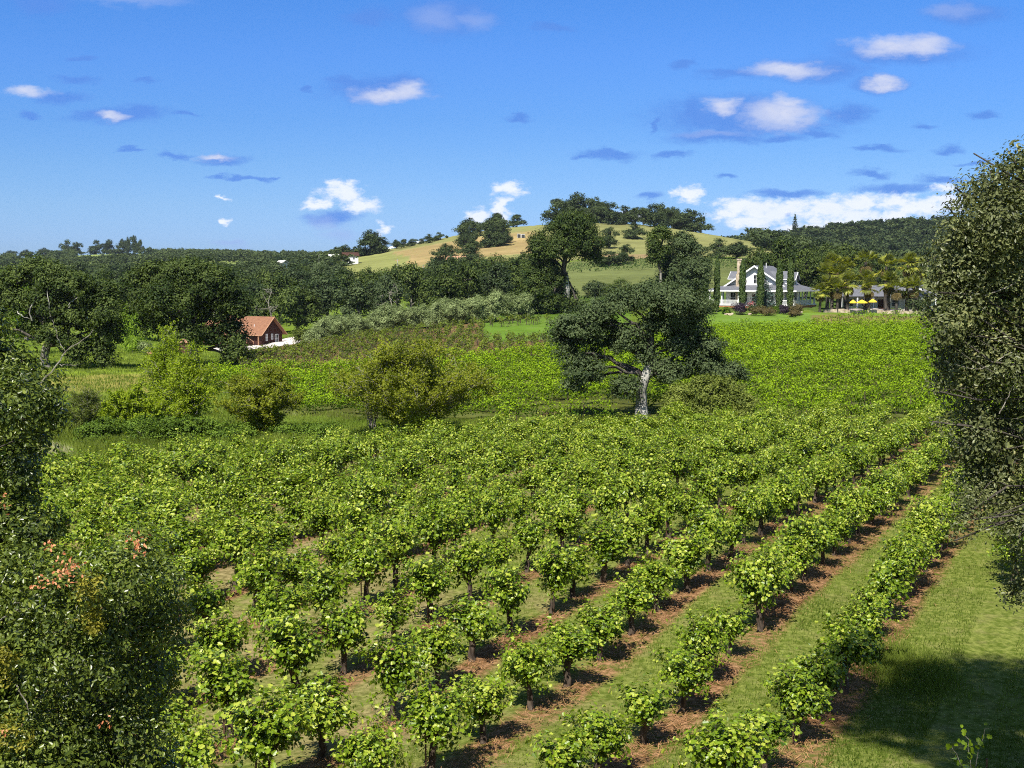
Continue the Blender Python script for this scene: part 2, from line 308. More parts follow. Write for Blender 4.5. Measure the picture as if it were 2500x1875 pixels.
def wnoise(x, y, s, seed):
    r_ = np.random.default_rng(seed); out = np.zeros_like(x)
    for k in range(5):
        a, f, p = r_.uniform(0, 2 * pi), s * r_.uniform(.6, 2.0), r_.uniform(0, 6.3)
        out += np.sin((x * cos(a) + y * sin(a)) * f + p + 1.2 * np.sin((x * sin(a) - y * cos(a)) * f * .7))
    return out / 5
# ------------------------------------------------------------------ terrain
US = np.array([-600, 0, 300, 600, 900, 1250, 1560, 1850, 2150, 2500, 3100], float)
def V2Z(v, y): return y * np.array([pix(1250, a)[1] for a in v])
ROWS = [(-60, [-2.6] * 11), (2, [-2.6] * 11), (8, [-4.9] * 11), (14, [-7.3] * 11), (20, [-9.5, -9.5, -9.5, -9.4, -9.3, -9.2, -9.2, -9.2, -9.3, -9.3, -9.3]),
    (26, [-10.5, -10.5, -10.4, -10.3, -10.05, -9.8, -9.8, -9.8, -9.9, -9.9, -9.9]),
    (35, [-10.6, -10.6, -10.5, -10.4, -10.1, -9.8, -9.65, -9.5, -9.8, -9.9, -9.9]),
    (50, [-10.6, -10.6, -10.6, -10.5, -10.3, -10.0, -9.7, -9.5, -9.9, -10.1, -10.1]),
    (65, [-10.8, -10.8, -10.8, -10.7, -10.6, -10.3, -10.1, -10.0, -10.3, -10.5, -10.5]),
    (80, [-11.2, -11.2, -11.1, -11.1, -10.9, -10.7, -10.5, -10.4, -10.5, -10.7, -10.7])]
for y, v in [(95, [1030, 1030, 1030, 1028, 1025, 1020, 1018, 1015, 1010, 1010, 1010]),
    (120, [958, 958, 956, 955, 948, 938, 932, 926, 922, 920, 920]),
    (155, [895, 895, 895, 892, 876, 866, 860, 858, 855, 853, 853]),
    (200, [860, 860, 860, 862, 832, 815, 808, 804, 800, 800, 800]),
    (245, [838, 838, 839, 841, 800, 766, 758, 753, 760, 762, 762]),
    (300, [810, 810, 810, 800, 775, 745, 735, 728, 735, 740, 740]),
    (380, [765, 765, 765, 760, 740, 703, 690, 688, 700, 705, 705]),
    (480, [715, 715, 715, 710, 690, 655, 638, 640, 665, 670, 670]),
    (600, [690, 690, 685, 680, 652, 610, 598, 615, 650, 655, 655]),
    (750, [672, 672, 668, 662, 617, 555, 549, 594, 645, 640, 640]),
    (900, [660, 660, 655, 648, 640, 600, 600, 625, 630, 628, 628]),
    (1150, [650, 650, 640, 635, 640, 640, 625, 596, 562, 556, 552]),
    (1500, [640, 634, 620, 626, 630, 640, 640, 612, 590, 580, 580]),
    (2000, [655] * 11), (2500, [668] * 11)]:
    ROWS.append((y, list(V2Z(v, y))))
YS = np.array([r[0] for r in ROWS], float); ZT = np.array([r[1] for r in ROWS], float)
def _cr(p0, p1, p2, p3, t, h0, h1, h2):
    m1 = ((p2 - p1) / h1 * h0 + (p1 - p0) / h0 * h1) / (h0 + h1) * h1
    m2 = ((p3 - p2) / h2 * h1 + (p2 - p1) / h1 * h2) / (h1 + h2) * h1
    t2, t3 = t * t, t * t * t
    return (2*t3 - 3*t2 + 1) * p1 + (t3 - 2*t2 + t) * m1 + (-2*t3 + 3*t2) * p2 + (t3 - t2) * m2
def _ix(g, q):
    i = np.clip(np.searchsorted(g, q) - 1, 0, len(g) - 2)
    a, d = np.maximum(i - 1, 0), np.minimum(i + 2, len(g) - 1)
    h0 = np.where(i > 0, g[i] - g[a], g[i + 1] - g[i]); h1 = g[i + 1] - g[i]; h2 = np.where(i + 2 <= len(g) - 1, g[d] - g[i + 1], h1)
    return a, i, i + 1, d, np.clip((q - g[i]) / h1, 0, 1), h0, h1, h2
def ground(x, y):
    x, y = np.broadcast_arrays(np.asarray(x, float), np.asarray(y, float)); sh = x.shape
    x, y = x.ravel(), y.ravel()
    u = np.clip(1250 + F * x / np.maximum(y, 20), US[0] + 1, US[-1] - 1); y = np.clip(y, YS[0], YS[-1])
    a, b, c, d, t, h0, h1, h2 = _ix(US, u); ya, yb, yc, yd, ty, k0, k1, k2 = _ix(YS, y)
    def at(r): return _cr(ZT[r, a], ZT[r, b], ZT[r, c], ZT[r, d], t, h0, h1, h2)
    z = _cr(at(ya), at(yb), at(yc), at(yd), ty, k0, k1, k2)
    z = z + 0.06 * np.sin(x * 0.9 + 1.3 * np.sin(y * 0.31)) * np.cos(y * 0.7 + x * 0.2) * np.clip(y / 30, 0.3, 3)
    return z.reshape(sh)
def gz(x, y): return float(ground(np.array([x]), np.array([y]))[0])
def xy(u, y): return pix(u, 800)[0] * y            # world x of photo column u at depth y
def spot(u, y):
    x = xy(u, y); return (x, y, gz(x, y))
def depth_at(u, v):                                # where the ray through (u, v) meets the ground
    a, e = pix(u, v); ys = np.concatenate([np.arange(21, 300, 0.5), np.arange(300, 1600, 4)])
    d = ground(a * ys, ys) - e * ys; k = np.where(d >= 0)[0]
    return float(ys[k[0]]) if len(k) else 1500.0

K, X0, DR, DI, Y0 = 0.5, -13.2, 3.3, 1.95, 25.2    # vine lattice: rows run along (K, 1)
EDGE_U = [-300, 0, 300, 700, 1000, 1250, 1600, 2000, 2500]; EDGE_Y = [61, 62, 65, 71, 76, 79, 82, 84, 87]
TOP_U = [400, 600, 711, 872, 1122, 1300, 1500, 1700, 2290, 2700]; TOP_Y = [136, 138, 140, 141, 148, 152, 172, 197, 201, 201]
BOT_U = [450, 520, 700, 1000, 2500]; BOT_Y = [135, 124, 99, 92, 87.5]
def U_of(x, y): return 1250 + F * x / np.maximum(y, 1)

def ground_colours(x, y):
    w1, w2 = wnoise(x, y, .06, 51), wnoise(x, y, .05, 52); n = len(x); y0 = y
    farm = np.clip((y - 95) / 150, 0, 1); y = y + w1 * 14 * farm * (y > 95); u = U_of(x, y0) + w2 * 70 * np.clip((y0 - 250) / 150, 0, 1); c = np.zeros((n, 3)); c[:] = (0.10, 0.15, 0.018)                  # meadow
    edge = np.interp(u, EDGE_U, EDGE_Y); top = np.interp(u, TOP_U, TOP_Y); bot = np.interp(u, BOT_U, BOT_Y)
    def put(m, col): c[m] = col
    put((y > 95) & (y < 215) & (u < 520), (0.17, 0.235, 0.026))
    put((y > 118) & (y < 140) & (u < 430), (0.26, 0.24, 0.06))
    put((y > bot) & (y < top) & (u > 505), (0.075, 0.085, 0.020))                                       # soil under the slope vineyard
    put((y >= top) & (y < 232) & (u > 590) & (u < 1345), (0.15, 0.10, 0.042))                           # brown soil of the young vineyard
    put((y > 182) & (y < 244) & (u > 1180) & (u < 1540), (0.095, 0.165, 0.022))                          # bright grass patch
    put((y >= top) & (y < 240) & (u > 1650), (0.12, 0.20, 0.03))
    put((y >= top) & (y < 236) & (u > 1980), (0.16, 0.14, 0.045))
    put((y > 250) & (y < 330) & (u > 1000), (0.06, 0.10, 0.02))
    put((y > 330) & (y < 500) & (u > 1150), (0.120, 0.140, 0.048))                                     # far green vineyard terraces
    put((y > 400) & (y < 520) & (u > 800) & (u <= 1150), (0.14, 0.18, 0.04))
    dry = (y > 505) & (y < 870) & (u > 830) & (u < 1900)
    put(dry, (0.205, 0.205, 0.076)); 
    put(dry & (u < 1150) & (y < 690), (0.20, 0.21, 0.07))
    put(dry & (u < 1330) & (u > 1020) & (y < 690) & (y > 570), (0.29, 0.215, 0.095))
    put((y > 500) & (y < 524) & (u > 1480) & (u < 1640), (0.27, 0.19, 0.10))
    put((y > 900) & (u < 900), (0.20, 0.25, 0.07)); put((y > 870) & (u > 1800), (0.06, 0.09, 0.03))
    fld = (y0 < edge + 1.5)
    put(fld, (0.24, 0.19, 0.10))
    return c, fld.astype(float)

def build_ground():
    tt = np.concatenate([np.linspace(-2.2, -0.6, 20), np.linspace(-0.56, 0.56, 420), np.linspace(0.6, 2.2, 20)])
    ys = np.concatenate([np.linspace(-55, 4, 14), np.linspace(6, 20, 20), np.arange(20.5, 62, 0.5), np.arange(62, 130, 1), np.arange(130, 260, 2),
                         np.arange(260, 620, 6), np.arange(620, 1600, 15), np.arange(1600, 2480, 60)])
    T, Y = np.meshgrid(tt, ys); X = T * np.maximum(Y, 20); Z = ground(X, Y)
    nr, nc = X.shape; i = np.arange(nr - 1)[:, None] * nc; j = np.arange(nc - 1)[None]
    f = np.stack([i + j, i + j + 1, i + nc + j + 1, i + nc + j], -1).reshape(-1, 4)
    g = Geo(); g.add(np.stack([X, Y, Z], -1), f)
    m, nt, b = mat_base('ground_cover'); L = nt.links
    me = g.mesh('ground', m, True)
    cols, fld = ground_colours(X.ravel(), Y.ravel())
    a = me.attributes.new('cover', 'FLOAT_COLOR', 'POINT'); a.data.foreach_set('color', np.concatenate([cols, fld[:, None]], 1).astype(np.float32).ravel())
    at = nlink(nt, 'ShaderNodeAttribute', attribute_name='cover'); tc = nlink(nt, 'ShaderNodeTexCoord')
    def noise(s, d=5, r=0.6, st=(1, 1, 1)):
        mp = nlink(nt, 'ShaderNodeMapping'); mp.inputs['Scale'].default_value = st; L.new(tc.outputs['Object'], mp.inputs[0])
        n = nlink(nt, 'ShaderNodeTexNoise'); n.inputs['Scale'].default_value = s; n.inputs['Detail'].default_value = d; n.inputs['Roughness'].default_value = r
        L.new(mp.outputs[0], n.inputs['Vector']); return n.outputs['Fac']
    def mth(op, a_, b_=None, c_=None, clamp=False):
        n = nlink(nt, 'ShaderNodeMath', operation=op); n.use_clamp = clamp
        for k, v in enumerate((a_, b_, c_)):
            if v is None: continue
            if isinstance(v, (int, float)): n.inputs[k].default_value = v
            else: L.new(v, n.inputs[k])
        return n.outputs[0]
    def mix(f_, a_, b_, bl='MIX'):
        n = nlink(nt, 'ShaderNodeMix', data_type='RGBA', blend_type=bl)
        for s, v in ((n.inputs['Factor'], f_), (n.inputs[6], a_), (n.inputs[7], b_)):
            if isinstance(v, tuple): s.default_value = (*v, 1)
            elif isinstance(v, (int, float)): s.default_value = v
            else: L.new(v, s)
        return n.outputs[2]
    def ss(v, lo, hi):
        n = nlink(nt, 'ShaderNodeMapRange', interpolation_type='SMOOTHSTEP'); L.new(v, n.inputs['Value'])
        n.inputs['From Min'].default_value = lo; n.inputs['From Max'].default_value = hi; return n.outputs['Result']
    n_big, n_mid, n_fine = noise(0.018, 5), noise(0.25, 6), noise(5.0, 6, 0.7)
    n_streak = noise(0.03, 6, 0.65, (0.5, 1.6, 1.6))
    val = mth('ADD', mth('MULTIPLY_ADD', n_big, 0.9, 0.0), mth('ADD', mth('MULTIPLY_ADD', n_mid, 0.7, 0.0), mth('MULTIPLY_ADD', n_streak, 1.3, -0.45)))
    comb = nlink(nt, 'ShaderNodeCombineXYZ')
    for k in range(3): L.new(val, comb.inputs[k])
    far = mix(1.0, at.outputs['Color'], comb.outputs[0], 'MULTIPLY')
    far = mix(mth('MULTIPLY', ss(n_mid, 0.50, 0.62), 0.35), far, (0.13, 0.15, 0.045))
    # the vineyard floor: straw strips along the rows, grass and dry soil between them
    sp = nlink(nt, 'ShaderNodeSeparateXYZ'); L.new(tc.outputs['Object'], sp.inputs[0])
    r = mth('SUBTRACT', sp.outputs[0], mth('MULTIPLY', sp.outputs[1], K))
    r = mth('MULTIPLY_ADD', mth('SUBTRACT', r, X0), 1.0 / DR, 100.0)
    r = mth('ADD', r, mth('MULTIPLY_ADD', n_mid, 0.36, -0.18)); fr = mth('FRACT', mth('ADD', r, 0.44))
    strip = mth('MULTIPLY', ss(fr, 0.30, 0.42), mth('SUBTRACT', 1.0, ss(fr, 0.62, 0.74)))
    strip = mth('MULTIPLY', strip, ss(mth('ADD', n_fine, n_mid), 0.78, 1.05)); strip = mth('MULTIPLY', strip, mth('LESS_THAN', r, 102.6)); alley = mth('GREATER_THAN', r, 102.3)
    soil = mix(ss(n_fine, 0.35, 0.65), (0.14, 0.115, 0.045), (0.30, 0.245, 0.115))
    right = ss(mth('SUBTRACT', sp.outputs[0], mth('MULTIPLY', sp.outputs[1], 0.1)), -9.0, 3.0)
    grs = mix(ss(n_fine, 0.35, 0.7), (0.07, 0.105, 0.012), (0.20, 0.23, 0.05)); grs = mix(mth('MULTIPLY', ss(noise(1.1, 6, 0.7), 0.48, 0.66), mth('MULTIPLY_ADD', right, -0.45, 0.75)), grs, (0.27, 0.225, 0.10))
    gm = mth('MAXIMUM', mth('MULTIPLY', alley, 0.92), mth('MULTIPLY', ss(mth('MULTIPLY_ADD', right, 0.2, n_mid), 0.38, 0.62), 0.92))
    near = mix(gm, soil, grs)
    straw = mix(ss(n_fine, 0.4, 0.65), (0.12, 0.058, 0.028), (0.32, 0.19, 0.095))
    near = mix(strip, near, straw)
    L.new(mix(at.outputs['Alpha'], far, near), b.inputs['Base Color'])
    b.inputs['Roughness'].default_value = 1.0; b.inputs['Specular IOR Level'].default_value = 0.0
    bp = nlink(nt, 'ShaderNodeBump'); bp.inputs['Strength'].default_value = 0.6; bp.inputs['Distance'].default_value = 0.12
    L.new(mth('ADD', n_fine, mth('MULTIPLY', n_mid, 2.0)), bp.inputs['Height']); L.new(bp.outputs[0], b.inputs['Normal'])
    tag(ob('ground', me), 'vineyard floor, meadow and rolling grassy hill', None, None, 'structure')
build_ground()

# ------------------------------------------------------------------ leaves
DIAMOND = (np.array([(-.5, 0, 0), (0.05, -.32, .07), (.5, 0, 0), (0.05, .32, .07)]), [np.array([[0, 1, 2, 3]])])
OVAL = (np.array([(-.5, 0, 0), (-.15, -.24, .06), (.25, -.2, .05), (.5, 0, -.03), (.25, .2, .05), (-.15, .24, .06)]), [np.array([[0, 1, 2, 3], [0, 3, 4, 5]])])
NARROW = (np.array([(-.5, 0, 0), (0, -.13, .03), (.5, 0, -.05), (0, .13, .03)]), [np.array([[0, 1, 2, 3]])])
LOBED = (np.array([(-.42, 0, 0), (-.56, .24, .05), (-.12, .50, .10), (.02, .30, .04), (.32, .36, .03), (.58, 0, -.08),
                   (.32, -.36, .03), (.02, -.30, .04), (-.12, -.50, .10), (-.56, -.24, .05)]),
         [np.array([[0, 5, 4, 3, 2, 1], [0, 9, 8, 7, 6, 5]])])
def add_leaves(g, P, Nv, S, tmpl=DIAMOND, var=0.5, mat=0, rg=rng, tan_=None):
    P = np.asarray(P, float); n = len(P)
    if n == 0: return
    Nv = nrm(Nv)
    t = rg.normal(size=(n, 3)) if tan_ is None else tan_ + 0
    t = nrm(t - (t * Nv).sum(-1, keepdims=True) * Nv); b = np.cross(Nv, t)
    S = np.broadcast_to(np.asarray(S, float), (n,)); T, polys = tmpl; k = len(T)
    V = P[:, None] + S[:, None, None] * (T[None, :, 0:1] * t[:, None] + T[None, :, 1:2] * b[:, None] + T[None, :, 2:3] * Nv[:, None])
    var = np.broadcast_to(np.asarray(var, float), (n,)); vv = np.repeat(var, k)
    base = np.arange(n)[:, None, None] * k
    first = True
    for p in polys:
        f = (base + p[None]).reshape(-1, p.shape[1])
        if first: g.add(V, f, mat, vv); first = False
        else: g.Fc.append((f + g.n - n * k, mat))
def sph(rg, n):
    return nrm(rg.normal(size=(n, 3)))
def lobed_crown(g, lobes, clumps, leaves, leaf, rc, rg, tmpl=DIAMOND, mat=0, up=0.45, flat=0.75, low=-0.55, inner=0.45):
    """leaf clumps over and inside a set of ellipsoid lobes (cx, cy, cz, rx, ry, rz)"""
    lobes = np.asarray(lobes, float); w = (lobes[:, 3] * lobes[:, 5] + lobes[:, 4] * lobes[:, 5] + lobes[:, 3] * lobes[:, 4]); w /= w.sum()
    idx = rg.choice(len(lobes), clumps, p=w); d = sph(rg, clumps)
    d[:, 2] = np.where(d[:, 2] < low, -d[:, 2], d[:, 2])
    rad = inner + (1.14 - inner) * rg.random(clumps) ** 0.6
    C = lobes[idx, :3] + d * lobes[idx, 3:6] * rad[:, None]
    cr = rc * rg.uniform(0.45, 1.5, clumps); cv = rg.random(clumps)
    o = sph(rg, clumps * leaves) * (rg.random((clumps * leaves, 1)) ** 0.4)
    o[:, 2] *= flat
    P = np.repeat(C, leaves, 0) + o * np.repeat(cr, leaves)[:, None]
    Nn = 0.7 * np.repeat(d, leaves, 0) + 0.7 * o + rg.normal(size=o.shape) * 0.45; Nn[:, 2] += up
    var = 0.6 * np.repeat(cv, leaves) + 0.4 * rg.random(clumps * leaves)
    add_leaves(g, P, Nn, leaf * rg.uniform(0.6, 1.35, len(P)), tmpl, var, mat, rg)
    return C
def curve(pts, n=8, wob=0.0, rg=rng):
    P = np.asarray(pts, float); m = len(P)
    if m == 2: P = np.array([P[0], (P[0] + P[1]) / 2, P[1]]); m = 3
    s = np.linspace(0, m - 1, n); i = np.clip(s.astype(int), 0, m - 2); t = (s - i)[:, None]
    p0, p1, p2, p3 = P[np.maximum(i - 1, 0)], P[i], P[i + 1], P[np.minimum(i + 2, m - 1)]
    Q = 0.5 * ((2 * p1) + (-p0 + p2) * t + (2*p0 - 5*p1 + 4*p2 - p3) * t*t + (-p0 + 3*p1 - 3*p2 + p3) * t**3)
    if wob:
        q = rg.normal(size=Q.shape) * wob; q[0] = 0; Q = Q + q
    return Q
def limb_tree(g, trunk, r0, lobes, rg, mat=0, sub=3, k=7, tip=0.05, reach=0.75, lm=0, lf=0.45):
    """a tapered trunk and limbs that reach into each lobe"""
    T = curve(trunk, 14, 0.015 * np.linalg.norm(np.subtract(trunk[-1], trunk[0])), rg)
    r = np.linspace(r0, r0 * 0.38, len(T)); r[0] *= 1.35; r[1] *= 1.1
    if lm: g.tube(T[:6], r[:6], k, mat); g.tube(T[5:], r[5:], k, lm)
    else: g.tube(T, r, k, mat)
    mat = lm
    for lb in lobes:
        c = np.array(lb[:3]); rad = np.array(lb[3:6])
        d = np.linalg.norm(T - c, axis=1) + 2.0 * np.maximum(T[:, 2] - c[2], 0); j = int(np.argmin(d[4:]) + 4); j = max(4, min(j - 1, len(T) - 1))
        s = T[j]; mid = (s + c) / 2 + np.array([0, 0, 0.12 * np.linalg.norm(c - s)])
        rr = r[j] * lf
        B = curve([s, mid, c], 7, 0.03 * np.linalg.norm(c - s), rg); g.tube(B, np.linspace(rr, max(tip, rr * 0.35), 7), 5, mat)
        for _ in range(sub):
            e = c + sph(rg, 1)[0] * rad * reach; q = B[rg.integers(3, 6)]
            g.tube(curve([q, (q + e) / 2 + rg.normal(size=3) * 0.1 * np.linalg.norm(e - q), e], 5), np.linspace(max(tip, rr * 0.4), tip * 0.5, 5), 4, mat)

# ------------------------------------------------------------------ foreground grapevines
def vine_meshes(seed, size=1.0, sparse=1.0):
    rg = np.random.default_rng(seed)
    gt, gf = Geo(), Geo()
    h = rg.uniform(0.54, 0.70); lean = rg.normal(size=2) * 0.05
    T = curve([(0, 0, -0.08), (lean[0] * .5, lean[1] * .5, h * .5), (lean[0], lean[1], h)], 9, 0.012, rg)
    r = np.linspace(0.085, 0.062, 9) * rg.uniform(.85, 1.15); r[0] *= 1.4; r[-2:] *= 1.3
    gt.tube(T, r, 8, cap=True)
    head = T[-1]; arms = []
    for a in np.linspace(0, 2 * pi, 6)[:-1] + rg.uniform(0, 1):
        ln = rg.uniform(0.18, 0.36)
        e = head + np.array([cos(a) * ln, sin(a) * ln, rg.uniform(0.12, 0.4)])
        gt.tube(curve([head - (0, 0, .05), (head + e) / 2 + (0, 0, -.04), e], 5, 0.015, rg), np.linspace(0.045, 0.022, 5), 6); arms.append(e)
    P, Nn, S, va = [], [], [], []
    nsh = int(52 * sparse)
    for s in range(nsh):                                   # leafy shoots out of the spurs
        b = arms[rg.integers(len(arms))] if rg.random() < .8 else head
        a = rg.uniform(0, 2 * pi); el = rg.uniform(-0.12, 1.4); ln = rg.uniform(0.34, 0.66) * (0.85 + 0.62 * max(sin(el), 0)) * size
        d = np.array([cos(a) * cos(el), sin(a) * cos(el), sin(el)])
        e = b + d * ln; e[2] -= 0.12 * cos(el)
        C = curve([b, b + d * ln * 0.55 + (0, 0, .07), e], 9, 0.02, rg)
        gt.tube(C, np.linspace(0.008, 0.004, 9), 3)
        m = int(rg.integers(38, 52))
        q = C[rg.integers(1, 9, m)] + rg.normal(size=(m, 3)) * 0.09
        P.append(q); o = nrm(q - (head + (0, 0, .3))); Nn.append(o * 0.8 + rg.normal(size=(m, 3)) * 0.55 + (0, -0.1, 0.55))
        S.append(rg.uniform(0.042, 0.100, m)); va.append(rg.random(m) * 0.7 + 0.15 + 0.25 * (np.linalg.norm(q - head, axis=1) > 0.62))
    P, Nn, S, va = map(np.concatenate, (P, Nn, S, va))
    keep = P[:, 2] > h * 0.62
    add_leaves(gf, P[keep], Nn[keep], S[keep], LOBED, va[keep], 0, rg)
    return gt.mesh('grapevine_trunk', M_BARK, True), gf.mesh('grapevine_foliage', M_VINE)
VINES = [vine_meshes(100 + i) for i in range(9)]
SMALL = [vine_meshes(300 + i, 0.7, 0.55) for i in range(3)]
gs = Geo(); gs.tube([(0.13, -.02, -.1), (0.13, -.02, 1.2)], 0.016, 5, cap=True); STAKE = gs.mesh('grape_stake', M_STAKE)

def lattice():
    pts = []
    for r in range(-22, 6):
        for i in range(-3, 40):
            y = Y0 + DI * i + rng.normal() * 0.13; x = X0 + DR * r + K * y + rng.normal() * 0.08
            u = U_of(x, y)
            if y < 20.6 or (r >= 3 and y < 37) or r > 4 or y > np.interp(u, EDGE_U, EDGE_Y) or u < -160 or u > 2640: continue
            pts.append((r, i, x, y, gz(x, y), u))
    return pts
LAT = lattice()
def vrow(z, y): return 937.5 - F * tan(atan(z / y) + PITCH)
def in_view(p):
    return -60 < p[5] < 2560 and vrow(p[4] + 1.6, p[3]) < 1880
LAT = [p for p in LAT if -150 < p[5] < 2650]
seen = sorted([p for p in LAT if in_view(p)], key=lambda p: p[3])
NV = 300
solo, rest = seen[:NV], seen[NV:]
outside = [p for p in LAT if not in_view(p)]
rows_used = sorted({p[0] for p in solo}, reverse=True)
row_no = {r: k + 1 for k, r in enumerate(rows_used)}
cnt = {}
WITHER = [(535, 1195), (742, 1165)]
for p in sorted(solo, key=lambda p: (p[0], p[3])):
    r, i, x, y, z, u = p; cnt[r] = cnt.get(r, 0) + 1
    small = (y < 27 and r in (1, 2) and rng.random() < .7) or rng.random() < 0.06
    tr, fo = (SMALL[rng.integers(3)] if small else VINES[rng.integers(len(VINES))])
    s = rng.uniform(0.94, 1.12) * np.interp(y, [26, 34, 46, 70], [0.98, 1.10, 1.17, 1.18]) * np.interp(u, [300, 1250], [1.16, 1.0]); ax = 1.0 if y < 32 else 1.12
    o = thing('grapevine', 'leafy grapevine, %s from the near end of the %s row from the right' % (ordinal(cnt[r]), ordinal(row_no[r])), 'grapevine',
              (x, y, z), 1.107 + pi * rng.integers(2) + rng.normal() * .3, (s * ax * rng.uniform(0.88, 1.1), s / ax * rng.uniform(0.9, 1.12), s * rng.uniform(0.86, 1.08)), 'grapevines of the foreground field')
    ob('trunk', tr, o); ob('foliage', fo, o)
    if rng.random() < 0.35: ob('stake', STAKE, o)

def merge_instances(g, me_list, xs, ys, zs, rg, smin, smax, mat_of):
    data = []
    for me in me_list:
        V = np.empty(len(me.vertices) * 3, np.float32); me.vertices.foreach_get('co', V)
        lt = np.empty(len(me.polygons), np.int32); me.polygons.foreach_get('loop_total', lt)
        lv = np.empty(len(me.loops), np.int32); me.loops.foreach_get('vertex_index', lv)
        va = np.empty(len(me.vertices), np.float32); me.attributes['var'].data.foreach_get('value', va)
        data.append((V.reshape(-1, 3), lt, lv, va))
    for x, y, z in zip(xs, ys, zs):
        k = rg.integers(len(data)); V, lt, lv, va = data[k]; a = rg.uniform(0, 2 * pi); s = rg.uniform(smin, smax)
        Rm = np.array([[cos(a), sin(a), 0], [-sin(a), cos(a), 0], [0, 0, 1]])
        W = V @ Rm * s + (x, y, z); st = np.concatenate([[0], np.cumsum(lt)[:-1]])
        g.V.append(W); g.var.append(va)
        for n in np.unique(lt):
            sel = st[lt == n]; g.Fc.append((lv[sel[:, None] + np.arange(n)[None]] + g.n, mat_of))
        g.n += len(V)
g = Geo(); pr = np.array([(p[2], p[3], p[4]) for p in rest + outside])
rgm = np.random.default_rng(5)
half = [v[1] for v in VINES[:5]]
merge_instances(g, half, pr[:, 0], pr[:, 1], pr[:, 2], rgm, 1.08, 1.24, 0)
gt_ = [v[0] for v in VINES[:5]]
merge_instances(g, gt_, pr[:, 0], pr[:, 1], pr[:, 2], rgm, 0.95, 1.05, 1)
tag(ob('far_grapevines', g.mesh('far_grapevines', [M_VINE, M_BARK])), 'farthest leafy grapevines of the near field along its back edge', 'grapevines', None, 'stuff')

# withered shrubs among the vines
for (u, v), lab in zip(WITHER, ('reddish brown withered shrub among the green vines at the left', 'small rusty withered shrub near the back of the vine field')):
    y = depth_at(u, v + 25); g = Geo(); gt = Geo(); rg = np.random.default_rng(u)
    s = 1.0 if u < 600 else 0.7
    for k in range(26):
        a = rg.uniform(0, 2 * pi); e = np.array([cos(a) * rg.uniform(.2, .8), sin(a) * rg.uniform(.2, .8), rg.uniform(.7, 1.5)]) * s
        C = curve([(0, 0, 0), e * (.4, .4, .6), e], 6, .03, rg); gt.tube(C, np.linspace(.015, .006, 6), 4)
        q = C[rg.integers(2, 6, 22)] + rg.normal(size=(22, 3)) * .09; add_leaves(g, q, rg.normal(size=(22, 3)) + (0, 0, .4), rg.uniform(.05, .1, 22), DIAMOND, rg.random(22), 0, rg)
    o = thing('withered_shrub', lab, 'shrub', spot(u, y)); ob('branches', gt.mesh('withered_branches', M_TWIG), o); ob('foliage', g.mesh('withered_foliage', M_RUSSET), o)

# ------------------------------------------------------------------ grass, straw and reeds
def blades(g, X, Y, h, w, rg, lay=0.35, var=None):
    n = len(X); Z = ground(X, Y); B = np.stack([X, Y, Z], -1)
    a = rg.uniform(0, 2 * pi, n); d = np.stack([np.cos(a), np.sin(a), np.zeros(n)], -1)
    side = np.stack([-np.sin(a), np.cos(a), np.zeros(n)], -1)
    t = lay * rg.random(n); hh = h * rg.uniform(.5, 1.3, n)
    mid = B + d * (hh * t * .4)[:, None] + np.array([0, 0, 1]) * (hh * .6 * np.sqrt(np.maximum(1 - t * t, .02)))[:, None]
    tip = B + d * (hh * t)[:, None] + np.array([0, 0, 1]) * (hh * np.sqrt(np.maximum(1 - t * t, .02)))[:, None]
    ww = (w * rg.uniform(.6, 1.4, n))[:, None] * side
    V = np.stack([B - ww, B + ww, mid + ww * .7, tip, mid - ww * .7], 1)
    f = np.arange(n)[:, None] * 5 + np.array([[0, 1, 2, 3, 4]])
    g.add(V, f, 0, np.repeat(rg.random(n) if var is None else var, 5))
rg = np.random.default_rng(21)
n = 230000
Y = 20.5 + 42 * rg.random(n) ** 1.6; X = (rg.random(n) * 0.96 - 0.46) * Y
fr = ((X - K * Y - X0) / DR + 100 + 0.5) % 1.0 - 0.5          # 0 on the vine row
alley = np.abs(fr) > 0.20
right = np.clip((X - 0.1 * Y + 6) / 9, 0, 1)
keep = alley & (wnoise(X, Y, 0.9, 3) + 1.1 * right - 0.42 > rg.random(n) * 0.8 - 0.2)
g = Geo(); gx, gy = X[keep], Y[keep]
tall = 0.075 + 0.08 * np.clip(wnoise(gx, gy, 1.1, 9), 0, 1)
dry = np.clip(0.50 + 0.45 * wnoise(gx, gy, 0.55, 4) + 0.3 * (rg.random(len(gx)) - .5) + 0.18 * (1 - right[keep]), 0.05, 1.1)
rr_ = (gx - K * gy - X0) / DR; dry = dry - .16 * right[keep]; dry = np.where(rr_ > 2.3, dry * .8 - .03, dry); blades(g, gx, gy, tall, 0.008, rg, 0.75, dry)
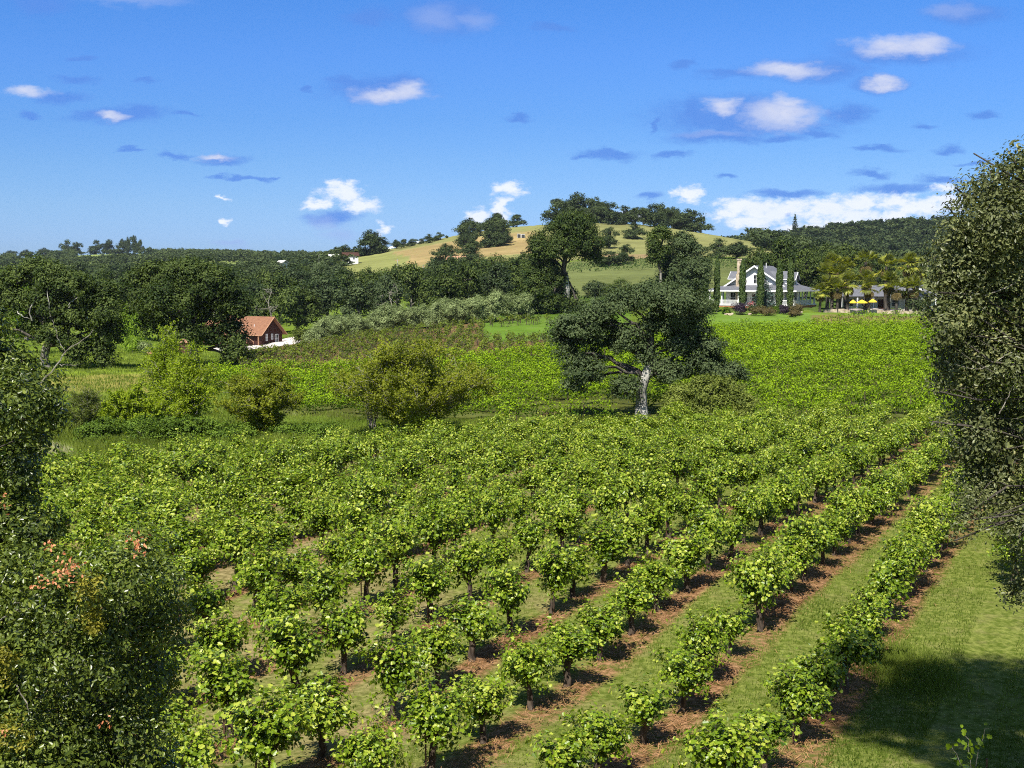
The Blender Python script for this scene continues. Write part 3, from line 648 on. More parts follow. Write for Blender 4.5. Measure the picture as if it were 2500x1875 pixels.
# a taller bright tuft in the right hand alley
n = 5000; X = 10.0 + rg.normal(size=n) * 0.55; Y = 30.5 + rg.normal(size=n) * 1.1
blades(g, X, Y, 0.22, 0.007, rg, 0.6, 0.35 + 0.3 * rg.random(n))
tag(ob('grass', g.mesh('grass', M_GRASS)), 'green and drying grass growing in the alleys between the vine rows', 'grass', None, 'stuff')
n = 110000
Y = 20.5 + 34 * rg.random(n) ** 1.5; r_i = rg.integers(-14, 3, n); fr = rg.normal(size=n) * 0.10 + 0.06
X = X0 + DR * (r_i + fr) + K * Y; keep = (np.abs(X / Y) < 0.47) & (wnoise(X, Y, 1.3, 8) > rg.random(n) * 1.4 - 1.1); X, Y = X[keep], Y[keep]; n = len(X)
Z = ground(X, Y) + rg.uniform(0.0, 0.05, n); a = rg.normal(size=n) * 0.9 + atan(2.0)
L_ = rg.uniform(.08, .28, n); d = np.stack([np.cos(a), np.sin(a), rg.normal(size=n) * .18], -1) * L_[:, None]; sd = np.stack([-np.sin(a), np.cos(a), np.zeros(n)], -1) * .0055
B = np.stack([X, Y, Z], -1); g = Geo()
g.add(np.stack([B - sd, B + sd, B + d + sd * .5, B + d - sd * .5], 1), np.arange(n)[:, None] * 4 + np.array([[0, 1, 2, 3]]), 0, np.repeat(rg.random(n), 4))
tag(ob('straw', g.mesh('straw', M_STRAW)), 'brown straw and cut stalks lying along the vine rows', 'straw', None, 'stuff')
# reeds and meadow grass by the creek on the left
n = 60000; U_ = rg.uniform(-150, 760, n); yb = np.interp(U_, [-150, 300, 760], [64, 67, 74]); Y = yb + rg.random(n) ** 1.2 * np.interp(U_, [-150, 300, 760], [34, 26, 10]); X = U_ * 0 + (U_ - 1250) / F * Y
pale = np.clip(0.35 + 0.3 * wnoise(X, Y, .25, 5) + 0.45 * np.exp(-((U_ - 120) / 70) ** 2 - ((Y - 74) / 5) ** 2) + .25 * rg.random(n), 0, 1.2)
g = Geo(); blades(g, X, Y, 0.75, 0.018, rg, 0.45, pale)
n = 42000; U_ = rg.uniform(-150, 620, n); Y = rg.uniform(96, 205, n); X = (U_ - 1250) / F * Y
blades(g, X, Y, 0.35, 0.03, rg, 0.6, np.clip(0.3 + 0.3 * wnoise(X, Y, .12, 6) + .3 * rg.random(n), 0, 1))
n = 26000; U_ = rg.uniform(480, 1500, n); e0 = np.interp(U_, EDGE_U, EDGE_Y); Y = e0 + .5 + rg.random(n) * (np.interp(U_, BOT_U, BOT_Y) + 2 - e0); Y = np.where(U_ < 700, e0 + (Y - e0) * .6, Y); X = (U_ - 1250) / F * Y
blades(g, X, Y, 0.28, 0.018, rg, 0.6, np.clip(0.3 + 0.35 * wnoise(X, Y, .25, 16) + .3 * rg.random(n), 0, 1))
tag(ob('reeds', g.mesh('reeds', M_REED)), 'tall pale and green reeds and meadow grass beyond the vines at left', 'reeds', None, 'stuff')

# ------------------------------------------------------------------ vineyards on the far slope
def clump_rows(g, X, Y, per, leaf, rx, z0, z1, rg, tr=None, hv=0.0, top_tone=0.15):
    n = len(X); Z = ground(X, Y)
    P = np.repeat(np.stack([X, Y, Z], -1), per, 0); o = sph(rg, n * per) * rg.random((n * per, 1)) ** .4
    hh = np.repeat(rg.uniform(.8, 1.2, n) * (1 + hv * (wnoise(X * .35, Y * 1.6, .8, 77) + .6 * np.sin(Y * 2.3))), per)
    P[:, 0] += o[:, 0] * rx; P[:, 1] += o[:, 1] * rx * .6; P[:, 2] += ((z0 + z1) / 2 + o[:, 2] * (z1 - z0) / 2) * hh
    Nn = o * .7 + rg.normal(size=o.shape) * .5 + (0, -.1, .5)
    add_leaves(g, P, Nn, leaf * rg.uniform(.6, 1.4, len(P)), DIAMOND, np.clip((.45 if top_tone < .3 else .2) * np.repeat(rg.random(n), per) + .4 * rg.random(n * per) + (0 if top_tone < .3 else .14) + top_tone * o[:, 2], 0, 1.2), 0, rg)  # tops lighter, bottoms darker: young tips and lit row tops put into colour
    if tr is not None:
        for x, y, z in zip(X, Y, Z): g.tube([(x, y, z - .1), (x, y, z + tr)], .05, 4, 1)
rg = np.random.default_rng(31); g = Geo()
XS, YSl = [], []
OAKX, OAKY = xy(1567, 94), 94.0
for row in np.arange(86.5, 203, 4.0):
    xs = np.arange(-50, 92, 0.5) + rg.uniform(0, .8); ys = row + 0.035 * xs + 0.8 * np.sin(xs * .05 + row * .02) + rg.normal(size=len(xs)) * .12
    u = U_of(xs, ys); k = (u > 505) & (u < 2560) & (ys > np.interp(u, BOT_U, BOT_Y)) & (ys < np.interp(u, TOP_U, TOP_Y))
    k &= (np.hypot(xs - OAKX, ys - OAKY) > 3.5) & ~((np.abs(ys - 97) < 4) & (xs > OAKX - 9) & (xs < OAKX)) & (rg.random(len(xs)) > .06)
    XS.append(xs[k]); YSl.append(ys[k])
XS, YSl = np.concatenate(XS), np.concatenate(YSl)
nearm = YSl < 125
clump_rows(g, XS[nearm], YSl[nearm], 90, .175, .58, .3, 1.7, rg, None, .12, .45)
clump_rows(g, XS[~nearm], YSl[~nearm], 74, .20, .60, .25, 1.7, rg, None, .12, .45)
k = rg.random(len(XS)) < np.where(YSl < 96, .25, .03)
for x, y in zip(XS[k], YSl[k]):
    z = gz(x, y); g.tube([(x, y, z - .1), (x, y, z + 1.5)], .04, 4, 1)
tag(ob('hillside_vineyard', g.mesh('hillside_vineyard', [M_SLOPE, M_BARK])), 'bright green vine rows across the slope below the white farmhouse', 'vineyard', None, 'stuff')
g = Geo(); rg = np.random.default_rng(33)
a, b = np.meshgrid(np.arange(-70, 40, 1.7), np.arange(130, 232, 2.0)); xs = (a + rg.normal(size=a.shape) * .32).ravel(); ys = (b + 0.12 * a + rg.normal(size=a.shape) * .3).ravel()
u = U_of(xs, ys); topy = np.interp(u, TOP_U, TOP_Y); oly = np.interp(u, [590, 700, 760, 900, 1270, 1345], [184, 188, 196, 212, 226, 222])
k = (ys > topy + 1) & (ys < oly) & (u > 590) & (u < 1345) & ~((u > 1180) & (ys > 182) & (ys < 215)) & (rg.random(len(xs)) > .08)
xs, ys = xs[k], ys[k]; zs = ground(xs, ys)
for x, y, z in zip(xs, ys, zs):
    g.tube([(x, y, z - .1), (x, y, z + .65)], .055, 4, 1)
    for s in (-1, 1):
        e = np.array([x + s * rg.uniform(.3, .6), y + rg.normal() * .2, z + rg.uniform(1.0, 1.45)]); g.tube([(x, y, z + .6), e], .035, 3, 1)
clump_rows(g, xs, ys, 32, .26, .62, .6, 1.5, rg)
tag(ob('young_vineyard', g.mesh('young_vineyard', [M_YOUNG, M_BARK])), 'young olive green vines on brown soil below the row of olive trees', 'vineyard', None, 'stuff')
g = Geo(); rg = np.random.default_rng(34); XX, YY = [], []
for k0 in np.arange(-40, 120, 5.6):
    s = np.arange(0, 60, 1.3); xs = k0 + .55 * s + rg.normal(size=len(s)) * .15; ys = 199 + .8 * s + rg.normal(size=len(s)) * .15; u = U_of(xs, ys)
    k = (u > 1745) & (u < 2330) & (ys > np.interp(u, TOP_U, TOP_Y) + .5) & (ys < np.interp(u, [1745, 1990, 2060, 2330], [209, 214, 233, 236])); XX.append(xs[k]); YY.append(ys[k])
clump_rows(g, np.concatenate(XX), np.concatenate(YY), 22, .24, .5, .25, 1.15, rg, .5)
tag(ob('upper_vineyard', g.mesh('upper_vineyard', [M_SLOPE, M_BARK])), 'slanting rows of small vines just below the farmhouse lawn and palms', 'vineyard', None, 'stuff')
g = Geo(); XX, YY = [], []
for y in np.arange(432, 500, 8.5):
    xs = np.arange(-40, 190, 1.0) + rg.normal(size=230) * .3; ys = y + .06 * xs + 2.5 * np.sin(xs * .03) + rg.normal(size=230) * .3; u = U_of(xs, ys)
    k = (u > 1180) & (u < 2420) & (ys < np.interp(u, [1180, 1300, 1500, 2420], [420, 450, 492, 480])); XX.append(xs[k]); YY.append(ys[k])
for y in np.arange(430, 520, 5.5):
    xs = np.arange(-75, -20, 1.6); xs = xs + rg.normal(size=len(xs)) * .3; ys = y - .25 * (xs + 45) + rg.normal(size=len(xs)) * .3; XX.append(xs); YY.append(ys)
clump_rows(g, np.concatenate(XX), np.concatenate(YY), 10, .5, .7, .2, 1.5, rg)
tag(ob('terrace_vineyard', g.mesh('terrace_vineyard', [M_TERRACE])), 'distant green vine terraces at the foot of the dry grassy hill', 'vineyard', None, 'stuff')

# ------------------------------------------------------------------ feature trees (lobes read from the photo, given real depth)
def feature_tree(name, label, cat, ub, y, lobes, trunk, r0, leaf_m, bark_m, seed, clumps, leaves, leaf, rc, scale, off, depth=1.0, sub=3, vb=None, group=None, extra=None, trunk_depth=0.0, up=.45):
    """lobes/trunk in pixels of a magnified crop: photo = off + scale * pixel"""
    rg = np.random.default_rng(seed); x0, _, z0 = spot(ub, y); m = y / F
    def W(X, Y_):
        a, e = pix(off[0] + scale * X, off[1] + scale * Y_); return a * y - x0, e * y - z0
    lb = []
    for (X, Y_, rx, ry) in lobes:
        x, z = W(X, Y_); ra, rb = rx * scale * m, ry * scale * m; rd = depth * .5 * (ra + rb) * 1.15
        lb.append((x, rg.uniform(-1, 1) * rd * .8, max(z, .5 + rb * .5), ra, rd, rb))
    tr = [(W(X, Y_)[0], trunk_depth * i + rg.normal() * .15, W(X, Y_)[1]) for i, (X, Y_) in enumerate(trunk)]
    tr[0] = (tr[0][0], 0, -.4)
    o = thing(name, label, cat, (x0, y, z0), 0, 1, group)
    gt, gc = Geo(), Geo(); limb_tree(gt, tr, r0, lb, rg, 0, sub, lm=1)
    lobed_crown(gc, lb, clumps, leaves, leaf, rc, rg, up=up)
    ob('trunk', gt.mesh(name + '_trunk', [bark_m, M_DARKBARK], True), o); ob('crown', gc.mesh(name + '_crown', leaf_m), o)
    if extra:
        ge = Geo()
        for path, r in extra:
            P = [(W(X, Y_)[0], -rg.uniform(2.0, 3.5), W(X, Y_)[1]) for X, Y_ in path]; ge.tube(curve(P, 9, .06, rg), np.linspace(r, r * .3, 9), 5)
        tag(ob('dead_limb', ge.mesh(name + '_limb', M_PALEBARK, True), o), 'bare pale dead limbs')
    return o
feature_tree('oak_tree', 'spreading oak with pale trunk standing alone in the middle of the vineyard', 'oak tree', 1567, 94,
    [(1230,120,250,130),(1090,40,160,70),(850,130,210,100),(680,190,130,80),(470,320,190,120),(540,430,150,80),(560,660,150,120),(470,760,90,70),(1380,300,170,140),(1500,520,150,140),
     (1250,480,120,70),(900,420,130,110),(1560,640,110,80),(1220,690,120,90),(870,790,120,100),(1420,190,110,90),(1000,560,80,60),(1160,300,150,90),(1310,410,160,100),(1010,480,100,70),(760,470,100,60),(640,270,120,90),(1140,610,110,80),(1410,640,140,90),(1300,250,150,110),(360,400,80,80),(420,540,110,80),(620,560,110,70),(700,330,120,80)],
    [(1000,1000),(1000,800),(1050,600),(1060,430),(1090,270),(1130,130)], .5, M_OAKB, M_PALEBARK, 11, 1250, 80, .17, .62, .3165, (1250, 700), 1.0, 4)
feature_tree('oak_tree', 'tallest oak with pale trunk and tall leaning crown behind the lone vineyard oak', 'oak tree', 1384, 242,
    [(760,400,170,120),(600,430,130,110),(870,530,120,140),(620,600,150,120),(740,520,130,110),(430,600,100,140),(480,800,140,130),(400,950,140,140),(300,1050,80,110),(650,1040,130,100),(500,1080,150,80),(900,640,90,70),(690,330,100,60),(560,1130,130,90),(420,1110,120,100),(300,1140,90,80),(780,1170,90,60),(480,660,110,100),(560,900,110,110),(360,860,90,100)],
    [(680,1170),(675,900),(650,780),(660,640),(700,500)], .8, M_OAK, M_PALEBARK, 12, 1400, 60, .36, 1.2, .2712, (1200, 450), 1.0, 3)
feature_tree('oak_tree', 'broad dark oak beside the cypresses left of the white farmhouse', 'oak tree', 1665, 236,
    [(1720,540,110,90),(1800,680,150,120),(1620,720,110,90),(1700,820,180,130),(1860,830,90,130),(1640,930,150,120),(1820,960,110,110),(1500,1000,130,110)],
    [(1700,1150),(1700,1000),(1710,800),(1720,650)], .6, M_OAKB, M_OAKBARK, 13, 800, 60, .36, 1.1, .2712, (1200, 450), 1.0, 2)
feature_tree('oak_tree', 'slender open oak with small rounded top left of the broad dark oak', 'oak tree', 1612, 232,
    [(1530,450,80,55),(1460,560,55,45),(1490,650,65,70),(1570,600,40,40),(1440,490,40,30)],
    [(1520,1130),(1520,850),(1525,560),(1530,470)], .3, M_OAK, M_OAKBARK, 14, 300, 40, .34, .9, .2712, (1200, 450), 1.0, 2)
feature_tree('oak_tree', 'wide leafy oak with dead white limbs near the left edge of the view', 'oak tree', 109, 151,
    [(100,430,130,100),(250,350,110,90),(430,420,130,110),(600,480,140,110),(780,560,130,110),(860,690,110,120),(150,620,150,120),(400,620,160,120),(600,720,160,130),(250,800,160,110),(800,850,130,130),
     (780,1010,80,110),(600,960,90,90),(800,1130,50,60),(450,860,110,100),(-40,560,130,150),(-60,800,130,130),(600,1110,50,80)],
    [(345,1090),(345,950),(400,750),(430,550),(440,440)], .6, M_OAK, M_OAKBARK, 15, 1000, 60, .30, .95, .3165, (0, 550), 1.0, 3,
    extra=[([(300,730),(290,650),(345,520),(340,480)],.11),([(440,700),(445,600),(430,480)],.11),([(600,630),(610,590),(660,550)],.08),([(190,660),(240,700),(290,720)],.07)])
feature_tree('oak_tree', 'massive dark oak in front of the red brown barn', 'oak tree', 475, 154,
    [(1250,400,190,120),(1500,380,210,110),(1690,460,180,130),(1830,620,130,120),(1130,590,150,140),(1400,600,230,160),(1650,660,190,140),(1200,780,160,120),(1450,820,180,110),(1740,860,150,120),(1830,990,100,100),(1800,1090,60,50),(1600,860,120,80),(1060,450,80,80)],
    [(1500,1085),(1500,960),(1480,800),(1450,600)], .7, M_OAK, M_OAKBARK, 16, 1000, 62, .30, 1.0, .3165, (0, 550), 1.0, 3)
feature_tree('shrub', 'rounded olive green shrub right of the lone oak trunk', 'shrub', 1745, 88.5,
    [(1350,880,150,120),(1500,820,160,120),(1650,850,150,130),(1750,920,110,110),(1480,960,180,100),(1620,990,140,80),(1250,950,90,80)],
    [(1560,1080),(1560,980),(1570,900)], .12, M_SHRUB, M_TWIG, 17, 620, 70, .15, .5, .3165, (1250, 700), 1.0, 3, up=.3)
feature_tree('shrub', 'small dark grey green bush behind the rounded olive green shrub', 'shrub', 1795, 94,
    [(1700,650,80,60),(1760,690,60,50),(1660,690,60,40)], [(1720,800),(1720,720),(1720,660)], .1, M_OAKB, M_TWIG, 18, 110, 40, .16, .5, .3165, (1250, 700), 1.0, 2)
feature_tree('shrub', 'grey dead brushy shrub left of the lone oak trunk', 'shrub', 1345, 93,
    [(290,980,40,30),(340,1000,40,20),(250,1000,40,20)], [(290,1050),(290,1010),(290,985)], .05, M_BROWNLEAF, M_TWIG, 19, 40, 25, .12, .35, .3165, (1250, 700), 1.0, 3)

# ------------------------------------------------------------------ willows by the creek
def willow(label, u, y, hgt, wid, leaf_m, seed, stems, lean=0.0, dens=1.0, name='willow_tree'):
    rg = np.random.default_rng(seed); gt, gc = Geo(), Geo()
    P, Nn, S, T = [], [], [], []
    for s in range(stems):
        a = rg.uniform(0, 2 * pi); q = rg.random() ** .6; sp_ = q * wid / 2; H = hgt * (1 - .42 * q ** 2) * rg.uniform(.75, 1.03)
        b = np.array([cos(a), sin(a), 0]) * rg.uniform(0, .35)
        e = np.array([cos(a) * sp_ + lean * H, sin(a) * sp_ * .8, H]); mid = np.array([e[0] * .42, e[1] * .42, H * .55])
        C = curve([b, mid, e], 12, .05, rg); r_ = rg.uniform(.03, .075) * (hgt / 8) ** .5
        gt.tube(C, np.linspace(r_, .012, 12), 5)
        for k in range(int(16 * dens)):
            i = rg.integers(3, 12); d = nrm(rg.normal(size=3) * (.9, .9, .5) + (0, 0, .55)); ln = rg.uniform(.5, 1.5) * hgt / 8
            c = C[i]; C2 = curve([c, c + d * ln * .6, c + d * ln + (0, 0, -.12 * ln)], 6); gt.tube(C2, np.linspace(.014, .005, 6), 3)
            m = 34; qn = C2[rg.integers(1, 6, m)] + rg.normal(size=(m, 3)) * .16 * hgt / 8; P.append(qn); Nn.append(rg.normal(size=(m, 3)) + (0, -.3, .5)); S.append(rg.uniform(.09, .20, m))
            T.append(np.repeat(d[None] * .8 + (0, 0, -.3), m, 0) + rg.normal(size=(m, 3)) * .5)
    P, Nn, S, T = map(np.concatenate, (P, Nn, S, T)); P[:, 2] = np.maximum(P[:, 2], .15)
    sn = wnoise(P[:, 0], P[:, 2], 1.6 * 8 / hgt, seed)
    add_leaves(gc, P, Nn, S, NARROW if dens < 1.2 else DIAMOND, np.clip(.45 + .25 * sn + .35 * (rg.random(len(P)) - .5), 0, 1), 0, rg, T)
    o = thing(name, label, name.split('_')[0], spot(u, y)); ob('trunk', gt.mesh('willow_trunk', M_TWIG, True), o); ob('crown', gc.mesh('willow_crown', leaf_m), o)
willow('large fan shaped olive green willow in the middle at the back of the near vines', 1012, 84, 6.4, 11.4, M_WILLOW, 41, 70, 0, 2.0)
willow('dense feathery willow left of the large fan shaped willow', 640, 83, 5.0, 6.3, M_WILLOW, 42, 46, 0, 1.7)
willow('tall bright yellow green willow, brightest of the creek willows', 455, 90, 5.9, 4.6, M_WILLOWB, 43, 30, .03, 1.4)
willow('low bright green willow between the tall bright willow and a grey bush', 325, 86, 3.6, 4.6, M_WILLOWB, 44, 34, 0, 1.5)
willow('second bright willow stem cluster left behind the tall bright willow', 405, 96, 7.0, 3.4, M_WILLOWB, 46, 22, 0, 1.3)
willow('grey olive brushy bush leftmost of the creek bushes', 208, 86, 3.4, 3.4, M_SHRUB, 45, 26, 0, 1.1, 'bush')
willow('thin brownish brush at the left foot of the large fan shaped willow', 905, 88, 5.6, 3.0, M_WILLOW, 47, 12, -.03, .8, 'bush')
# bramble thickets along the creek
for k, (u, y, w, h, lab) in enumerate([(255, 82, 5.2, 1.5, 'dark green bramble thicket leftmost along the creek'), (420, 81, 5.0, 1.4, 'dark green bramble thicket under the bright willows'),
        (560, 81, 3.4, 1.2, 'low bramble thicket left of the dense feathery willow'), (735, 82, 4.6, 1.2, 'low rounded bramble thicket right of the dense feathery willow'), (345, 97, 6.0, 1.2, 'bramble thicket behind the low bright willow')]):
    rg = np.random.default_rng(60 + k); g, gt = Geo(), Geo(); lb = [(rg.uniform(-.45, .45) * w, rg.uniform(-.8, .8), h * rg.uniform(.25, .55), w * .22, .9, h * .5) for _ in range(8)]
    lobed_crown(g, [(a_, b_, c_ * 1.25, d_, e_, f_ * 1.3) for a_, b_, c_, d_, e_, f_ in lb], 380, 40, .13, .35, rg)
    for l in lb: gt.tube(curve([(l[0] * .6, 0, -.1), (l[0] * .9, l[1], l[2]), (l[0], l[1], l[2] + h * .4)], 6, .04, rg), np.linspace(.03, .01, 6), 4)
    o = thing('bramble_thicket', lab, 'bramble', spot(u, y)); ob('stems', gt.mesh('bramble_stems', M_TWIG), o); ob('foliage', g.mesh('bramble_foliage', M_BRAMBLE), o)

# ------------------------------------------------------------------ generic oaks: woodland and hill trees
def oak_variant(seed, leaf=.45, clumps=210, leaves=26, wide=1.0, low=.2):
    """a crown about 10 m tall and 10 m wide, base at the origin"""
    rg = np.random.default_rng(seed); lb = []
    for k in range(11):
        a = rg.uniform(0, 2 * pi); q = rg.random() ** .5 * 3.4 * wide; z = rg.uniform(2.6 + low, 7.6) - .25 * q
        r_ = rg.uniform(1.5, 2.4); lb.append((q * cos(a), q * sin(a), z, r_ * wide, r_ * wide, r_ * .78))
    lb.append((0, 0, 7.4, 2.0, 2.0, 1.7)); gt, gc = Geo(), Geo()
    limb_tree(gt, [(0, 0, -.6), (.2, 0, 1.8), (0, .1, 4.2), (.1, 0, 6.4)], .42, lb, rg, 0, 1, 6)
    lobed_crown(gc, lb, clumps, leaves, leaf, 1.05, rg)
    return gt, gc
OAKS = []
for i in range(6):
    gt, gc = oak_variant(500 + i, .46, 240, 30, 1.0 + .12 * (i % 3 - 1)); OAKS.append((gt.mesh('oak_trunk', M_OAKBARK, True), gc.mesh('oak_crown', M_OAK), gc))
OAKS_B = []
for t, c, gc in OAKS:
    c2 = c.copy(); c2.materials.clear(); c2.materials.append(M_OAKB); OAKS_B.append((t, c2))
HILL = []
for i in range(5):
    gt, gc = oak_variant(540 + i, .55, 260, 26, 1.12, -1.6)
    g = Geo(); g.V, g.n, g.Fc, g.var = gc.V, gc.n, gc.Fc, gc.var
    me = None
    n0 = g.n
    for V in gt.V: pass
    for f, m_ in gt.Fc: g.Fc.append((f + n0, 1))
    g.V = g.V + gt.V; g.var = g.var + gt.var; g.n += gt.n
    HILL.append(g.mesh('hill_oak', [M_HILLOAK, M_OAKBARK]))
rgt = np.random.default_rng(77)
def put_oak(u, y, wpx, hpx, label, group=None, blue=False, small=False, zoff=0.0):
    x, y, z = spot(u, y); m = y / F; w, h = wpx * m, hpx * m
    sx, sz = w / 9.6, h / 9.6
    if small:
        o = tag(ob('oak_tree', HILL[rgt.integers(len(HILL))], None, (x, y, z + zoff), rgt.uniform(0, 2 * pi), (sx, sx, sz)), label, 'oak tree', group)
    else:
        t, c = (OAKS_B if blue else OAKS)[rgt.integers(6)][:2]
        o = thing('oak_tree', label, 'oak tree', (x, y, z + zoff), rgt.uniform(0, 2 * pi), (sx, sx, sz), group); ob('trunk', t, o); ob('crown', c, o)
    return o
# the woodland between the barn and the hill: five rows of oaks
def wood_row(us, y, w, h, rowname, blue_p, jit=8, group='oaks of the valley woodland'):
    for k, u in enumerate(us):
        uu = u + rgt.uniform(-jit, jit)
        put_oak(uu, y + rgt.uniform(-8, 8), w * rgt.uniform(.85, 1.2), h * rgt.uniform(.85, 1.15), 'dark oak, %s from the left in the %s' % (ordinal(k + 1), rowname), group, rgt.random() < blue_p)
wood_row([640, 735, 800, 880, 950, 1010, 1085, 1150, 1215], 268, 110, 122, 'woodland row behind the olive trees', .25)
wood_row([-40, 60, 160, 250, 330, 400], 262, 120, 150, 'row behind the two big left oaks', .1)
wood_row([560, 625, 690, 760, 835, 905, 975, 1045, 1110, 1180, 1250, 1300], 305, 105, 112, 'second woodland row behind the olive trees', .45)
wood_row([-30, 50, 120, 190, 260, 330, 400, 470, 540, 600], 330, 100, 128, 'second woodland row on the left', .25)
wood_row([-20, 50, 115, 180, 250, 315, 380, 450, 520, 585, 650, 715, 780, 845, 900], 400, 85, 88, 'middle woodland row', .5)
wood_row([-30, 25, 80, 140, 200, 260, 320, 380, 440, 500, 560, 620, 680, 740, 790], 480, 75, 66, 'rear woodland row', .6)
wood_row([1060, 1110, 1165, 1215, 1270], 380, 85, 90, 'row at the hill foot', .6)
wood_row([1450, 1510], 300, 70, 58, 'pair of low oaks behind the tallest oak', .6)
wood_row([1290, 1340], 395, 60, 45, 'low pair below the vine terraces', .8)
# behind the farmhouse and the palms
for u, y, w, h, lab in [(1905, 290, 120, 150, 'leafy oak rising directly behind the farmhouse roof'), (1965, 300, 110, 132, 'broad oak behind the right end of the farmhouse'), (1850, 300, 80, 128, 'oak behind the farmhouse beside its chimney'),
        (2025, 285, 80, 125, 'dark oak at the left edge of the palms'), (2060, 330, 100, 125, 'rounded oak crown behind the left palms'), (2140, 330, 90, 92, 'oak crown between the palms and the wooded hillside'), (2010, 345, 100, 120, 'oak farthest back behind the farmhouse')]:
    put_oak(u, y, w, h, lab, 'oaks behind the farmhouse', rgt.random() < .4)
put_oak(1755, 500, 62, 48, 'left oak of the dark pair on the hill foot above the cypresses', None, True, True)
put_oak(1795, 500, 72, 42, 'right oak of the dark pair on the hill foot above the cypresses', None, True, True)
# oaks on the grassy hill: (u, v of the base, width, height) read from the photo
hill = [('crest', [(1360, 528, 56, 52), (1385, 520, 52, 48), (1408, 522, 60, 62), (1435, 528, 48, 50), (1450, 540, 56, 52), (1470, 545, 44, 44), (1492, 548, 52, 44), (1524, 548, 42, 38), (1550, 548, 42, 36), (1568, 547, 32, 36), (1595, 553, 56, 46), (1617, 552, 50, 48), (1638, 556, 48, 42), (1655, 553, 36, 42), (1680, 561, 62, 44), (1708, 560, 40, 34)], 'crest of the grassy hill'),
        ('west', [(1133, 600, 46, 42), (1148, 580, 44, 40), (1141, 608, 34, 38), (1192, 602, 52, 50), (1212, 596, 52, 56), (1228, 600, 34, 44), (1205, 570, 40, 36), (1214, 560, 38, 34), (1262, 554, 34, 26)], 'left shoulder of the grassy hill'),
        ('ridge', [(970, 606, 22, 18), (988, 604, 22, 18), (1008, 600, 18, 15), (1030, 596, 15, 12), (1050, 592, 22, 18), (1072, 587, 20, 17), (1092, 581, 8, 6)], 'far left hill ridge'),
        ('slope', [(1548, 583, 46, 32), (1488, 607, 36, 44), (1527, 646, 36, 42), (1486, 650, 58, 30), (1090, 642, 56, 38), (1070, 660, 34, 22), (1155, 640, 54, 44), (1140, 668, 50, 40), (1185, 690, 56, 46), (1700, 605, 16, 12)], 'open slope of the grassy hill'),
        ('knoll', [(906, 621, 62, 50), (928, 621, 40, 32), (845, 613, 38, 28), (880, 618, 30, 16)], 'knoll beside the white house')]
for key, lst, where in hill:
    for k, (u, v, w, h) in enumerate(sorted(lst)):
        d = {'crest': 735, 'ridge': 752, 'west': 690, 'slope': 0, 'knoll': 700}[key] or depth_at(u, v)
        x = xy(u, d); want = pix(u, v)[1] * d; z0 = gz(x, d)
        if key in ('crest', 'ridge', 'west'):
            ys = np.arange(540, 752, 3.0); df = np.abs(ground(pix(u, v)[0] * ys, ys) / ys - pix(u, v)[1]); d = float(ys[np.argmin(df)])
        put_oak(u, d, w * 1.22, h * 1.2, 'dark hill oak, %s from the left on the %s' % (ordinal(k + 1), where), 'oaks of the grassy hill', False, True)
# lime green young trees and a grey bush between the two big left oaks
def bush(name, label, cat, u, y, w, h, m_leaf, seed, leaf=.18, clumps=120, leaves=34, m_bark=M_TWIG, group=None, lift=.1):
    rg = np.random.default_rng(seed); lb = [(rg.uniform(-.3, .3) * w, rg.uniform(-.3, .3) * w, h * rg.uniform(.35, .68), w * rg.uniform(.2, .34), w * rg.uniform(.2, .34), h * rg.uniform(.22, .32)) for _ in range(7)]
    lb.append((0, 0, h * .35, w * .36, w * .36, h * .33))
    gt, gc = Geo(), Geo(); limb_tree(gt, [(0, 0, -.2), (0, .02, h * .25), (.03, 0, h * .6)], .05 * h ** .7, lb, rg, 0, 2, 5, .015)
    lobed_crown(gc, lb, clumps, leaves, leaf, .16 * (w + h) * .6, rg, low=-.75)
    o = thing(name, label, cat, spot(u, y), 0, 1, group); ob('stems' if h < 2.5 else 'trunk', gt.mesh(name + '_stems', m_bark, True), o); ob('foliage' if h < 2.5 else 'crown', gc.mesh(name + '_foliage', m_leaf), o)
    return o
bush('young_tree', 'lime green young tree between the two big left oaks', 'tree', 310, 205, 6.0, 8.2, M_LIME, 71, .26, 200)
bush('shrub', 'round lime green shrub under the lime green young tree', 'shrub', 322, 195, 2.8, 3.0, M_LIME, 72, .2, 120)
bush('shrub', 'grey green shrub beside the orange clay pile', 'shrub', 355, 186, 2.2, 2.4, M_OLIVE, 73, .17, 100)
bush('young_tree', 'yellow green tree top at the far left edge', 'tree', 25, 190, 7, 13, M_LIME, 74, .28, 220)
bush('shrub', 'light green shrub at the near end of the olive row beside the barn', 'shrub', 738, 203, 3.0, 3.0, M_SHRUB, 75, .2, 120)
